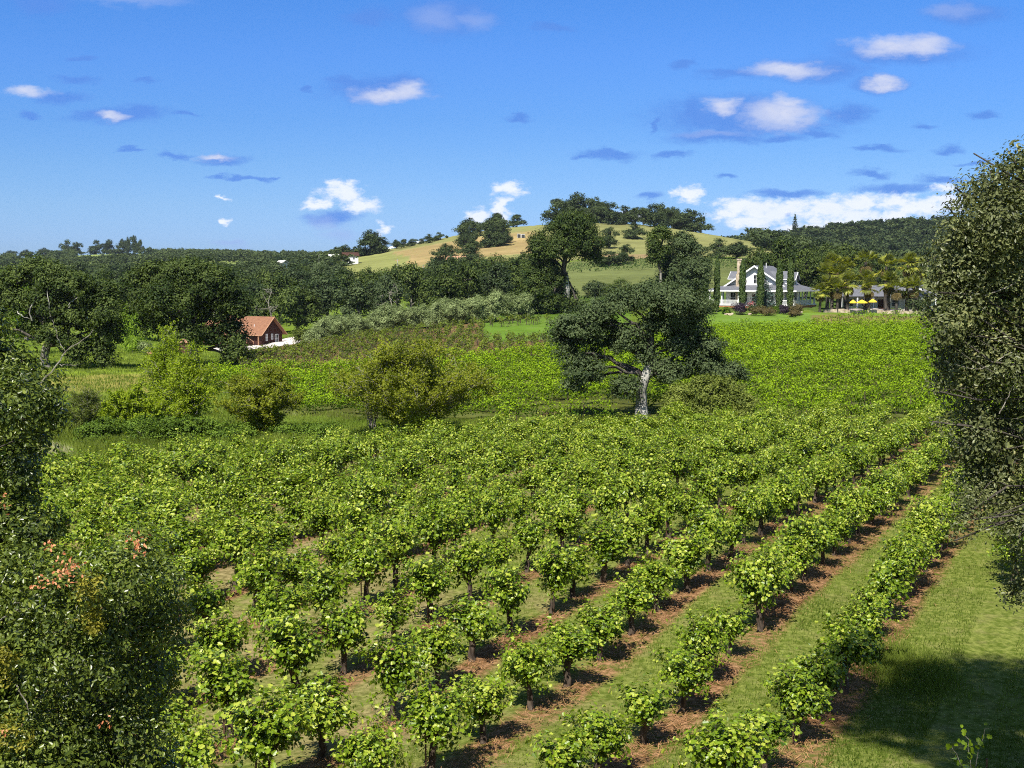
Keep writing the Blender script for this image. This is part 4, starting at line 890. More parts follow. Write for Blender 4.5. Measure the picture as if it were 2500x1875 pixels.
# dead grey branches showing in the woodland
for k, (u, v, y, lab) in enumerate([(660, 735, 250, 'bare grey dead tree with twisting limbs behind the barn'), (955, 735, 252, 'pale dead trunk in the woodland behind the olive row')]):
    rg = np.random.default_rng(80 + k); g = Geo(); H = (855 - 690) / F * y if k == 0 else (800 - 690) / F * y
    T = curve([(0, 0, -.3), (.3, 0, H * .35), (-.2, 0, H * .7), (.2, 0, H * .95)], 10, .12, rg); T[:, 2] *= .8; g.tube(T, np.linspace(.16, .05, 10), 6)
    for j in range(11):
        s = T[rg.integers(3, 9)]; a = rg.uniform(0, 2 * pi); e = s + np.array([cos(a) * rg.uniform(1, 3.2), sin(a) * 1.5 - .6, rg.uniform(-.3, 2.2)])
        B = curve([s, (s + e) / 2 + rg.normal(size=3) * .5, e], 7, .12, rg); g.tube(B, np.linspace(.07, .02, 7), 4)
        for _ in range(2):
            e2 = B[4] + rg.normal(size=3) * .9; g.tube([B[4], e2], [.04, .015], 3)
    tag(ob('dead_tree', g.mesh('dead_tree', M_TWIG, True), None, spot(u, y)), lab, 'dead tree')

# ------------------------------------------------------------------ olive row
OLIVE = []
for i in range(5):
    rg = np.random.default_rng(90 + i); lb = [(rg.uniform(-1.3, 1.3), rg.uniform(-1.3, 1.3), rg.uniform(.9, 3.5), rg.uniform(.8, 1.2), rg.uniform(.7, 1.1), rg.uniform(.8, 1.2)) for _ in range(9)]
    gt, gc = Geo(), Geo(); limb_tree(gt, [(0, 0, -.2), (.1, 0, .6), (0, 0, 2)], .14, lb, rg, 0, 2, 5, .03)
    lobed_crown(gc, lb, 230, 40, .3, .6, rg, NARROW, up=.6, low=-.9)
    OLIVE.append((gt.mesh('olive_trunk', M_OAKBARK, True), gc.mesh('olive_crown', M_OLIVE)))
ol = [(u, np.interp(u, [760, 900, 1270], [202, 218, 230])) for u in np.linspace(762, 1268, 19)]
for k, (u, y) in enumerate(ol):
    t, c = OLIVE[k % 5]; s = rgt.uniform(.84, 1.06) * np.interp(u, [760, 1268], [1.0, 1.25])
    o = thing('olive_tree', 'silvery olive tree, %s from the barn end of the olive row' % ordinal(k + 1), 'olive tree', spot(u, y + rgt.uniform(-.5, .5)), rgt.uniform(0, 6), s, 'olive trees in the row')
    ob('trunk', t, o); ob('crown', c, o)

# ------------------------------------------------------------------ far wooded ridges (single masses)
def forest(label, area, n, seed, wr=(8, 12), hr=(7, 12)):
    rg = np.random.default_rng(seed); xs, ys = area(rg, n); zs = ground(xs, ys)
    data = []
    for k in range(4):
        r2 = np.random.default_rng(600 + k); gc = Geo(); lb = [(r2.uniform(-.3, .3), r2.uniform(-.3, .3), r2.uniform(.3, .72), r2.uniform(.17, .28), r2.uniform(.17, .28), r2.uniform(.14, .24)) for _ in range(9)]
        lobed_crown(gc, lb, 60, 7, .13, .11, r2); V = np.concatenate(gc.V); va = np.concatenate(gc.var); f = np.concatenate([q[0] for q in gc.Fc]); data.append((V, va, f))
    g = Geo(); o = np.argsort(ys)
    for i in o:
        V, va, f = data[rg.integers(4)]; w, h = rg.uniform(*wr), rg.uniform(*hr); a = rg.uniform(0, 2 * pi)
        Rm = np.array([[cos(a), sin(a), 0], [-sin(a), cos(a), 0], [0, 0, 1]]); g.add(V @ Rm * (w, w, h) + (xs[i], ys[i], zs[i] - .1 * h), f, 0, np.clip(va * .55 + rg.random() * .85 - .12, 0, 1))
    tag(ob('wooded_hillside', g.mesh('wooded_hillside', M_HILLOAK)), label, 'woodland', None, 'stuff')
def right_area(rg, n):
    y = rg.uniform(860, 1180, n); u = rg.uniform(1745, 2600, n); k = y > np.interp(u, [1745, 1850, 2000], [1000, 900, 860]); return ((u - 1250) / F * y)[k], y[k]
forest('dense dark oak forest covering the far hillside on the right', right_area, 1200, 701, (10, 19), (8, 15))
def right_mid(rg, n):
    y = rg.uniform(520, 860, n); u = rg.uniform(1840, 2600, n); k = y > np.interp(u, [1840, 1950, 2250, 2300], [640, 540, 560, 540]); return ((u - 1250) / F * y)[k], y[k]
forest('darker oak wood on the lower hillside behind the palms', right_mid, 480, 702, (9, 16), (7, 12))
def left_far(rg, n):
    y = rg.uniform(1000, 1520, n); u = rg.uniform(-150, 960, n); x = (u - 1250) / F * y
    k = ~((u > 40) & (u < 135) & (y > 1250) & (y < 1500)) & ~((u > 190) & (u < 365) & (y > 1230) & (y < 1480)); return x[k], y[k]
forest('dark wooded ridge along the far left skyline', left_far, 950, 703, (9, 15), (6, 11))
def left_mid(rg, n):
    y = rg.uniform(530, 800, n); u = rg.uniform(-150, 850, n); x = (u - 1250) / F * y; return x, y
forest('oak wood filling the valley before the far left ridge', left_mid, 520, 704, (8, 13), (5, 8.5))
def behind_hill(rg, n):
    y = rg.uniform(870, 960, n); u = rg.uniform(900, 1000, n); return (u - 1250) / F * y, y
# skyline trees that stand out
for k, (u, y, w, h) in enumerate([(30, 1490, 22, 22), (70, 1500, 24, 22), (115, 1500, 26, 24), (172, 1500, 26, 40), (190, 1490, 24, 34), (240, 1500, 26, 36), (272, 1500, 24, 36), (305, 1500, 26, 36), (318, 1490, 12, 42), (334, 1490, 16, 46), (348, 1490, 14, 36)]):
    put_oak(u, y, w * 1.3, h, 'bluish skyline tree, %s from the left on the far left ridge' % ordinal(k + 1), 'trees on the far left ridge', False, True)

# conifer on the right ridge
def conifer(label, u, y, H, W_, m_leaf, seed, tiers, name='conifer_tree', droop=.15, leaf=.5, n_per=60):
    rg = np.random.default_rng(seed); gt, gc = Geo(), Geo(); gt.tube([(0, 0, -.3), (0, 0, H * .5), (0, 0, H * .97)], [.02 * H, .013 * H, .003 * H], 6)
    for i in range(tiers):
        f = i / (tiers - 1); z = H * (.08 + .88 * f); rad = W_ / 2 * (1 - f) ** .85 * rg.uniform(.8, 1.1) + .04 * W_
        nb = max(5, int(11 * (1 - f)) + 3)
        for a in np.linspace(0, 2 * pi, nb, endpoint=False) + rg.uniform(0, 1):
            e = np.array([cos(a) * rad, sin(a) * rad, z - droop * rad]); gt.tube([(0, 0, z), e], [.012 * H * (1 - f) + .01, .008], 4)
            m = int(n_per * (1 - f * .75)); s = rg.random(m) ** .6; q = np.array([0, 0, z]) * (1 - s[:, None]) + e * s[:, None]; q = q + rg.normal(size=(m, 3)) * (.05 * W_, .05 * W_, .018 * H)
            add_leaves(gc, q, rg.normal(size=(m, 3)) * .5 + (cos(a) * .3, sin(a) * .3, .8), leaf * rg.uniform(.6, 1.3, m), DIAMOND, rg.random(m), 0, rg)
    o = thing(name, label, name.split('_')[0], spot(u, y)); ob('trunk', gt.mesh(name + '_trunk', M_OAKBARK), o); ob('crown', gc.mesh(name + '_crown', m_leaf), o)
conifer('lone tall dark conifer standing above the wooded ridge', 1936, 1130, 24, 8, M_HILLOAK, 111, 12, 'conifer_tree', .1, 1.3, 26)

# ------------------------------------------------------------------ farmhouse
HY = 249.0; HX = xy(1842, HY)
def house_root(name, label, cat, x, y, z, rz): return thing(name, label, cat, (x, y, z), rz)
def part(name, g, m, parent, smooth=False): return ob(name, g.mesh(name, m, smooth), parent)
def window(parent, x, y, z, w, h, face, mf=None, mull=1, name='window'):
    """face: '-y' front, '+x' right side, '-x' left side; x, y, z is the sill centre on the wall surface"""
    mf = mf or M_WHITE; g, p = Geo(), Geo(); t, dp = .09, .07
    def bx(gg, a0, a1, z0, z1, d0, d1):
        if face == '-y': gg.box((x + a0, y - d1, z + z0), (x + a1, y - d0, z + z1))
        elif face == '+x': gg.box((x + d0, y + a0, z + z0), (x + d1, y + a1, z + z1))
        else: gg.box((x - d1, y + a0, z + z0), (x - d0, y + a1, z + z1))
    bx(g, -w/2 - t, w/2 + t, -t, 0, 0, dp); bx(g, -w/2 - t, w/2 + t, h, h + t, 0, dp); bx(g, -w/2 - t, -w/2, 0, h, 0, dp); bx(g, w/2, w/2 + t, 0, h, 0, dp)
    if mull:
        bx(g, -w/2, w/2, h/2 - .03, h/2 + .03, .01, dp - .01); bx(g, -.03, .03, 0, h/2 - .03, .01, dp - .012); bx(g, -.03, .03, h/2 + .03, h, .01, dp - .012)
    bx(p, -w/2, w/2, 0, h, 0, .02)
    o = part(name, g, mf, parent); part('pane', p, M_GLASS, o); return o
def farmhouse():
    z = gz(HX, HY - 8); fl = .75
    r = house_root('farmhouse', 'white farmhouse with grey roofs, gable front and wraparound porch', 'house', HX, HY, z, R(-29))
    W, D, PW = 6.1, 11.0, 2.7          # half width, depth, porch width; front wall at y = 0
    eh, ap = fl + 3.9, fl + 7.9
    g = Geo(); g.poly([(-W, 0, fl), (W, 0, fl), (W, 0, eh), (0, 0, ap - .25), (-W, 0, eh), (-W, D, fl), (W, D, fl), (W, D, eh), (0, D, ap - .25), (-W, D, eh)],
        [(0, 1, 2, 3, 4), (6, 5, 9, 8, 7), (1, 6, 7, 2), (5, 0, 4, 9)]); part('wall', g, M_SIDING, r)
    g = Geo(); g.box((-W - PW, -PW, -.8), (W + PW, D + PW, fl - .16)); part('foundation', g, M_BRICK, r)
    g = Geo(); g.box((-W - PW - .08, -PW - .08, fl - .157), (W + PW + .08, D + PW + .08, fl)); part('porch_floor', g, M_WHITE, r)
    g = Geo(); ov = .75; s = (ap - eh) / W; ex = W + .55; ez = eh - .55 * s
    g.slab([(0, -ov, ap), (0, D + ov, ap), (-ex, D + ov, ez), (-ex, -ov, ez)], .18); g.slab([(ex, -ov, ez), (ex, D + ov, ez), (0, D + ov, ap), (0, -ov, ap)], .18)
    ro = part('roof', g, M_SHINGLE, r)
    g = Geo()                                             # white barge boards
    for sx in (-1, 1):
        a, b = np.array([0, -ov - .05, ap + .03]), np.array([sx * (ex + .05), -ov - .05, ez - .0])
        q = [a, b, b + (0, 0, -.34), a + (0, 0, -.36)]
        if sx < 0: q = q[::-1]
        g.slab([tuple(p) for p in (q if sx > 0 else q)], .06)
    part('barge_board', g, M_WHITE, ro)
    g = Geo(); g.tube([(.8, 4.5, ap - .6), (.8, 4.5, ap + .55)], .07, 6, cap=True); part('vent_pipe', g, M_WHITE, ro)
    # porch roof, hipped round the body
    po, pe, pt = PW + .5, fl + 2.95, fl + 3.95; g = Geo(); X, Yb = W + po, D + po
    g.slab([(-X, -po, pe), (X, -po, pe), (W + .02, -.02, pt), (-W - .02, -.02, pt)], .14); g.slab([(X, -po, pe), (X, Yb, pe), (W + .02, D + .02, pt), (W + .02, -.02, pt)], .14)
    g.slab([(X, Yb, pe), (-X, Yb, pe), (-W - .02, D + .02, pt), (W + .02, D + .02, pt)], .14); g.slab([(-X, Yb, pe), (-X, -po, pe), (-W - .02, -.02, pt), (-W - .02, D + .02, pt)], .14)
    pr_ = part('porch_roof', g, M_SHINGLE, r)
    g = Geo(); b = .13
    g.box((-X - b, -po - b, pe - .3), (X + b, -po, pe - .02)); g.box((X, -po + .002, pe - .3), (X + b, Yb, pe - .02)); g.box((-X - b, -po + .002, pe - .3), (-X, Yb, pe - .02)); part('fascia', g, M_WHITE, pr_)
    fx = [-W - PW + .15, -6.1, -2.6, 2.6, 6.1, W + PW - .15]
    spots = [(x, -PW + .15) for x in fx] + [(W + PW - .15, y) for y in (.6, 3.6, 6.6, 9.6, 12.6)] + [(-W - PW + .15, y) for y in (1.6, 5.6, 9.6)]
    for x, y in spots:
        g = Geo(); g.box((x - .11, y - .11, fl), (x + .11, y + .11, pe - .1)); g.box((x - .17, y - .17, fl + .003), (x + .17, y + .17, fl + .95)); part('porch_post', g, M_WHITE, r)
    def rail(a, b):
        g = Geo(); a, b = np.array(a), np.array(b); n = int(np.linalg.norm(b - a) / .16)
        for zz in (fl + .12, fl + .92): g.tube([(*a, zz), (*b, zz)], .05, 4)
        for t in np.linspace(0, 1, n + 1)[1:-1]:
            p = a + (b - a) * t; g.box((p[0] - .03, p[1] - .03, fl + .13), (p[0] + .03, p[1] + .03, fl + .9))
        part('railing', g, M_WHITE, r)
    for i in (0, 1, 3, 4): rail((fx[i], -PW + .15), (fx[i + 1], -PW + .15))
    for i in range(4): rail((W + PW - .15, (-PW + .15, .6, 3.6, 6.6)[i]), (W + PW - .15, (.6, 3.6, 6.6, 9.6)[i]))
    for x in (-4.6, -2.1, 3.2, 5.0): window(r, x, -.0, fl + .6, 1.0, 1.75, '-y')
    for y in (1.8, 4.4, 7.0, 9.4): window(r, W, y, fl + .6, 1.0, 1.75, '+x')
    g = Geo(); g.box((-.55, -.09, fl), (.55, -.001, fl + 2.1)); part('door', g, M_DARKWOOD, r)
    window(r, .2, 0, fl + 4.35, 1.0, 1.6, '-y')
    for x, d in ((-3.9, 1), (3.2, -1)):                    # quarter-round attic lights
        g = Geo(); a = np.linspace(0, pi / 2, 7); P = [(x, -.05, fl + 4.1)] + [(x - d * .75 * cos(t) + 0, -.05, fl + 4.1 + .75 * sin(t)) for t in a]
        if d < 0: P = P[::-1]
        g.slab(P, .06); part('attic_window', g, M_WHITE, r)
    # dormers facing left and right
    def dormer(sx, y0, dw, zr, ze, xo):
        g = Geo(); y1 = y0 + dw; ym = (y0 + y1) / 2; xi = sx * (W * (1 - (zr - eh) / (ap - eh)) - .3); xo = sx * xo
        P = [(xo, y0, eh - .7), (xo, y1, eh - .7), (xo, y1, ze), (xo, ym, zr - .12), (xo, y0, ze), (xi, y0, eh - .7), (xi, y1, eh - .7), (xi, y1, ze), (xi, ym, zr - .12), (xi, y0, ze)]
        fs = [(0, 1, 2, 3, 4), (5, 0, 4, 9), (1, 6, 7, 2)]
        g.poly(P, fs if sx > 0 else [f[::-1] for f in fs]); d = part('dormer', g, M_SIDING, r)
        g = Geo(); xe = xo + sx * .45; oo = .4; sl = (zr - ze) / (dw / 2)
        a = [(xi, ym, zr), (xe, ym, zr), (xe, y0 - oo, ze - oo * sl), (xi, y0 - oo, ze - oo * sl)]; b = [(xi, y1 + oo, ze - oo * sl), (xe, y1 + oo, ze - oo * sl), (xe, ym, zr), (xi, ym, zr)]
        for q in (a, b): g.slab(q if sx < 0 else q[::-1], .14)
        part('dormer_roof', g, M_SHINGLE, d)
        g = Geo(); xb = xe + sx * .035
        g.tube([(xb, y0 - oo, ze - oo * sl - .1), (xb, ym, zr - .06), (xb, y1 + oo, ze - oo * sl - .1)], .09, 4); g.tube([(xi + sx * 1.2, y0 - oo - .03, ze - oo * sl - .1), (xb, y0 - oo - .03, ze - oo * sl - .1)], .075, 4); part('dormer_trim', g, M_WHITE, d)
        window(d, xo, ym, ze - 1.3, .9, 1.2, '+x' if sx > 0 else '-x')
    dormer(-1, 2.4, 3.0, fl + 6.75, fl + 5.55, 6.0)
    dormer(1, 2.2, 2.6, fl + 6.75, fl + 5.55, 6.0); dormer(1, 6.4, 2.6, fl + 6.6, fl + 5.4, 6.0)
    g = Geo(); g.box((-3.75, -.95, -.6), (-2.2, -.003, fl + 6.2)); g.box((-3.55, -.85, fl + 6.2), (-2.4, -.1, fl + 9.0)); g.box((-3.65, -.95, fl + 9.0), (-2.3, -.0, fl + 9.25)); part('chimney', g, M_STONE, r)
farmhouse()
def annex():
    y = 256.0; x = xy(2165, y); z = gz(x, y - 5)
    r = house_root('guest_house', 'low cream guest house with grey roofs behind the palms', 'house', x, y, z, R(-10)); W, D, e = 9.5, 7.0, 3.0
    g = Geo(); g.box((-W, 0, -.5), (W, D, e)); part('wall', g, M_CREAM, r)
    g = Geo(); o = 1.9; X = W + 1.0; zt = 5.1
    g.slab([(-X, -o, e - .1), (X, -o, e - .1), (X - 4.4, D / 2, zt), (-X + 4.4, D / 2, zt)], .16); g.slab([(X, D + 1, e - .1), (-X, D + 1, e - .1), (-X + 4.4, D / 2, zt), (X - 4.4, D / 2, zt)], .16)
    g.slab([(X, -o, e - .1), (X, D + 1, e - .1), (X - 4.4, D / 2, zt)], .16); g.slab([(-X, D + 1, e - .1), (-X, -o, e - .1), (-X + 4.4, D / 2, zt)], .16); part('roof', g, M_SHINGLE, r)
    g = Geo(); g.box((5.4, 1.0, e + .25), (6.9, 2.6, 5.2)); d = part('dormer', g, M_SIDING, r)
    g = Geo(); g.slab([(5.1, .6, 5.0), (7.2, .6, 5.0), (6.15, 1.8, 7.6)], .1); g.slab([(7.2, .6, 5.0), (7.2, 3.0, 5.0), (6.15, 1.8, 7.6)], .1); g.slab([(7.2, 3.0, 5.0), (5.1, 3.0, 5.0), (6.15, 1.8, 7.6)], .1); g.slab([(5.1, 3.0, 5.0), (5.1, .6, 5.0), (6.15, 1.8, 7.6)], .1); part('dormer_roof', g, M_SHINGLE, d)
    for px_ in (-9.4, -6.2, -3.0, .2, 3.4, 6.6, 9.4):
        g = Geo(); g.box((px_ - .14, -o + .2, -.4), (px_ + .14, -o + .48, e - .2)); part('porch_post', g, M_WHITE, r)
    for px_ in (-7.6, -4.4, 1.6, 4.8, 8.0): window(r, px_, 0, .8, 1.3, 1.5, '-y')
    g = Geo(); g.box((-1.9, -.08, .02), (-.7, -.001, 2.2)); part('door', g, M_DARKWOOD, r)
annex()
# patio with parasols, wall, shrubs and palms
ty = 241.0
def patio():
    g = Geo(); x0, x1 = xy(1996, ty), xy(2240, ty); n = 30; xs = np.linspace(x0, x1, n); rg = np.random.default_rng(3)
    for i in range(n - 1):
        h = .55 + .12 * rg.random(); zz = gz(xs[i], ty - 4); g.box((xs[i], ty - 4.3 + rg.random() * .05, zz - .4), (xs[i + 1] - .01, ty - 3.9 - rg.random() * .04, zz + h))
    tag(ob('stone_wall', g.mesh('stone_wall', M_STONE)), 'low dry stone wall in front of the palms and patio', 'stone wall')
patio()
def parasol(u, y, d, lab):
    x, y, z = spot(u, y); o = thing('parasol', lab, 'parasol', (x, y, z), .3, 1, 'yellow parasols on the patio'); g = Geo(); a = np.arange(8) * pi / 4
    P = [(0, 0, 2.75)] + [(cos(t) * d / 2, sin(t) * d / 2, 2.22) for t in a] + [(cos(t) * d / 2, sin(t) * d / 2, 2.06) for t in a]
    g.poly(P, [(0, 1 + i, 1 + (i + 1) % 8) for i in range(8)] + [(1 + i, 9 + i, 9 + (i + 1) % 8, 1 + (i + 1) % 8) for i in range(8)]); part('canopy', g, M_YELLOW, o)
    g = Geo(); g.tube([(0, 0, -.1), (0, 0, 2.74)], .035, 6); part('pole', g, M_DARKMETAL, o); g = Geo(); g.tube([(0, 0, 0), (0, 0, .12)], .3, 10, cap=True); part('base', g, M_DARKMETAL, o)
parasol(2081, 235.5, 1.35, 'smallest yellow parasol, at the left beside the palm trunks'); parasol(2103, 235.5, 2.1, 'largest yellow parasol, in the middle of three'); parasol(2129, 235.5, 1.6, 'right yellow parasol of three on the patio')
def palm_meshes(seed, H, rad):
    rg = np.random.default_rng(seed); gt, gc, gd = Geo(), Geo(), Geo(); gt.tube(curve([(0, 0, -.3), (.05, 0, H * .5), (0, .05, H)], 8, .03, rg), np.linspace(.34, .24, 8), 8)
    top = np.array([0, .05, H])
    def fan(g, d, pet, L_, var, dr):
        d = nrm(np.array(d)); e = top + d * pet; g.tube([top, e], [.03, .02], 3, 0, var)
        side = nrm(np.cross(d, (0, 0, 1.0)) + 1e-4); upv = np.cross(side, d)
        P = [e]; fs = []
        an = np.linspace(-1.75, 1.75, 15)
        for i, q in enumerate(an):
            l = L_ * (.8 + .2 * cos(q)) * rg.uniform(.9, 1.05); dirv = d * cos(q) + side * sin(q); t = e + dirv * l - np.array([0, 0, 1]) * dr * l * rg.uniform(.3, 1)
            w = .065 * L_ + .02; sv = -d * sin(q) + side * cos(q); m_ = e + dirv * l * .55 + upv * .04 * (i % 2)
            k = len(P); P += [tuple(m_ - sv * w), tuple(t), tuple(m_ + sv * w)]; fs.append((0, k, k + 1, k + 2))
        g.add(P, np.array(fs), 0, var)
    for k in range(24):
        a = rg.uniform(0, 2 * pi); el = rg.uniform(-.75, 1.45) if k > 8 else rg.uniform(.5, 1.5)
        fan(gc, (cos(a) * cos(el), sin(a) * cos(el), sin(el)), rad * rg.uniform(.38, .62), rad * rg.uniform(.48, .62), np.clip(.66 - .25 * el * .5 + rg.normal() * .16, 0, 1.05), .15 + .3 * (el < .2))
    for k in range(22):
        a = rg.uniform(0, 2 * pi); fan(gd, (cos(a) * .35, sin(a) * .35, -1), rad * rg.uniform(.35, .5), rad * .5, .5 + .4 * rg.random(), .1)
    return gt.mesh('palm_trunk', M_DARKBARK, True), gc.mesh('palm_crown', M_PALM), gd.mesh('palm_skirt', M_BROWNLEAF)
PALMS = [palm_meshes(120 + i, 6.0, 2.6) for i in range(5)]
palms = [(2001, 714, 236, .8), (2018, 668, 243, 1), (2030, 648, 245, 1.05), (2020, 697, 238, .9), (2050, 675, 241, 1), (2043, 704, 237, .9), (2068, 692, 238, 1), (2111, 640, 247, 1.1), (2114, 684, 241, .95), (2120, 704, 238, .85),
         (2160, 651, 246, 1.05), (2168, 690, 239, 1), (2214, 647, 247, 1.1), (2211, 704, 239, .95), (2237, 655, 249, 1.05), (2062, 655, 247, .95), (2187, 706, 236.5, .9), (2229, 700, 237, .9)]
for k, (u, v, y, s) in enumerate(sorted(palms)):
    x, y, z = spot(u, y); H = pix(u, v)[1] * y - z; t, c, dd = PALMS[k % 5]
    o = thing('palm_tree', 'fan palm in front of the guest house, %s crown from the left' % ordinal(k + 1), 'palm tree', (x, y, z), rgt.uniform(0, 6), (s, s, H / 6.0), 'fan palms by the guest house')
    ob('trunk', t, o); 
    for nm, me in (('crown', c), ('dead_fronds', dd)): 
        q = ob(nm, me, o); q.location = (0, 0, 6 - 6 * s / (H / 6)); q.scale = (1, 1, s / (H / 6))
# cypresses
CYP = []
for i in range(3):
    rg = np.random.default_rng(140 + i); gt, gc = Geo(), Geo(); gt.tube([(0, 0, -.2), (0, 0, 8.5)], [.13, .03], 6); n = 4200
    z = .5 + 8.6 * rg.random(n); rr = (.58 * np.minimum(1, ((9.25 - z) / 2.2)) ** .75 * np.minimum(1, .75 + z * .12)) * (1 + .10 * np.sin(z * 2.3 + i) + .06 * np.sin(z * 5.1)); a = rg.uniform(0, 2 * pi, n); q = rg.random(n) ** .35
    P = np.stack([np.cos(a) * rr * q, np.sin(a) * rr * q, z], -1); Nn = np.stack([np.cos(a), np.sin(a), .15 + 0 * a], -1) + rg.normal(size=(n, 3)) * .4
    add_leaves(gc, P, Nn, .3 * rg.uniform(.6, 1.3, n), DIAMOND, rg.random(n), 0, rg, np.repeat([[0, 0, 1.]], n, 0) + rg.normal(size=(n, 3)) * .25)
    CYP.append((gt.mesh('cypress_trunk', M_OAKBARK), gc.mesh('cypress_crown', M_CYPRESS)))
for k, (u, vt, vb, y, wf) in enumerate([(1721, 648, 758, 233, 1.0), (1749, 622, 757, 236, 1.0), (1811, 632, 752, 236, 1.15), (1855, 636, 756, 233, 1.2), (1901, 632, 760, 233, 1.15), (1928, 632, 750, 235, 1.1)]):
    x, y, z = spot(u, y); H = pix(u, vt)[1] * y - z; t, c = CYP[k % 3]
    o = thing('cypress_tree', 'slim dark column cypress in front of the farmhouse, %s from the left' % ordinal(k + 1), 'cypress', (x, y, z), rgt.uniform(0, 6), (wf, wf, H / 9.1), 'column cypresses before the farmhouse'); ob('trunk', t, o); ob('crown', c, o)
conifer('blue green spruce in front of the farmhouse porch between two cypresses', 1864, 238, 6.8, 5.6, M_SPRUCE, 150, 15, 'spruce_tree', .22, .3, 70)
bush('shrub', 'dark purple round shrub below the left cypresses', 'shrub', 1806, 229, 2.7, 2.3, M_PURPLE, 151, .17, 110, group='shrubs on the farmhouse bank')
bush('shrub', 'dark purple round shrub below the right cypresses', 'shrub', 1914, 230, 2.2, 2.0, M_PURPLE, 152, .17, 110, group='shrubs on the farmhouse bank')
bush('shrub', 'low brownish green shrub between the two purple shrubs', 'shrub', 1860, 226, 4.4, 1.8, M_BROWNLEAF, 153, .17, 150, group='shrubs on the farmhouse bank')
bush('shrub', 'tall brownish green shrub right of the purple shrubs', 'shrub', 1938, 229, 2.9, 2.4, M_BROWNLEAF, 154, .17, 140, group='shrubs on the farmhouse bank')
bush('shrub', 'small brownish shrub at the right foot of the bank', 'shrub', 1942, 225, 2.2, 1.3, M_BROWNLEAF, 155, .17, 100, group='shrubs on the farmhouse bank')
bush('shrub', 'green shrub right of the low brownish shrub', 'shrub', 1886, 229, 2.4, 1.6, M_BRAMBLE, 156, .17, 100, group='shrubs on the farmhouse bank')
bush('shrub', 'small green shrub left of the left purple shrub', 'shrub', 1775, 232, 1.6, 1.3, M_BRAMBLE, 157, .17, 90, group='shrubs on the farmhouse bank')
bush('shrub', 'leafy shrub at the foot of the leftmost cypress', 'shrub', 1728, 231, 2.6, 2.6, M_OAK, 158, .2, 110, group='shrubs on the farmhouse bank')
bush('shrub', 'dark green shrubbery at the right end of the stone wall', 'shrub', 2240, 238, 4.2, 3.4, M_OAKB, 159, .2, 150)
rb = bush('rose_bush', 'dark bush with pink and white flowers on the farmhouse bank', 'rose bush', 1833, 231, 1.3, 2.2, M_OAKB, 160, .14, 60)
rg = np.random.default_rng(161); g = Geo(); add_leaves(g, np.array([-.15, -.45, 1.95]) + rg.normal(size=(70, 3)) * (.28, .12, .22), rg.normal(size=(70, 3)) + (0, -1, .4), .17, DIAMOND, rg.random(70), 0, rg); part('flowers', g, M_PINK, rb)
def boulder(u, y, s, lab, k):
    rg = np.random.default_rng(k); g = Geo(); V = sph(rg, 26) * (1, .8, .6) * rg.uniform(.8, 1.1, (26, 1)) * s
    import bmesh
    bm = bmesh.new(); [bm.verts.new(v) for v in V]; bmesh.ops.convex_hull(bm, input=bm.verts); me = bpy.data.meshes.new('boulder'); bm.to_mesh(me); bm.free(); me.materials.append(M_STONE)
    x, y, z = spot(u, y); tag(ob('boulder', me, None, (x, y, z + s * .2)), lab, 'boulder', 'boulders on the farmhouse bank')
for k, (u, y, s, lab) in enumerate([(1774, 229, .5, 'pale boulder leftmost on the farmhouse bank'), (1781, 228, .6, 'larger pale boulder left of the left purple shrub'), (1787, 229.5, .45, 'pale boulder touching the left purple shrub'), (1829, 229, .5, 'yellowish boulder right of the left purple shrub'), (1955, 233, .55, 'pale boulder at the right corner of the porch')]): boulder(u, y, s, lab, 170 + k)
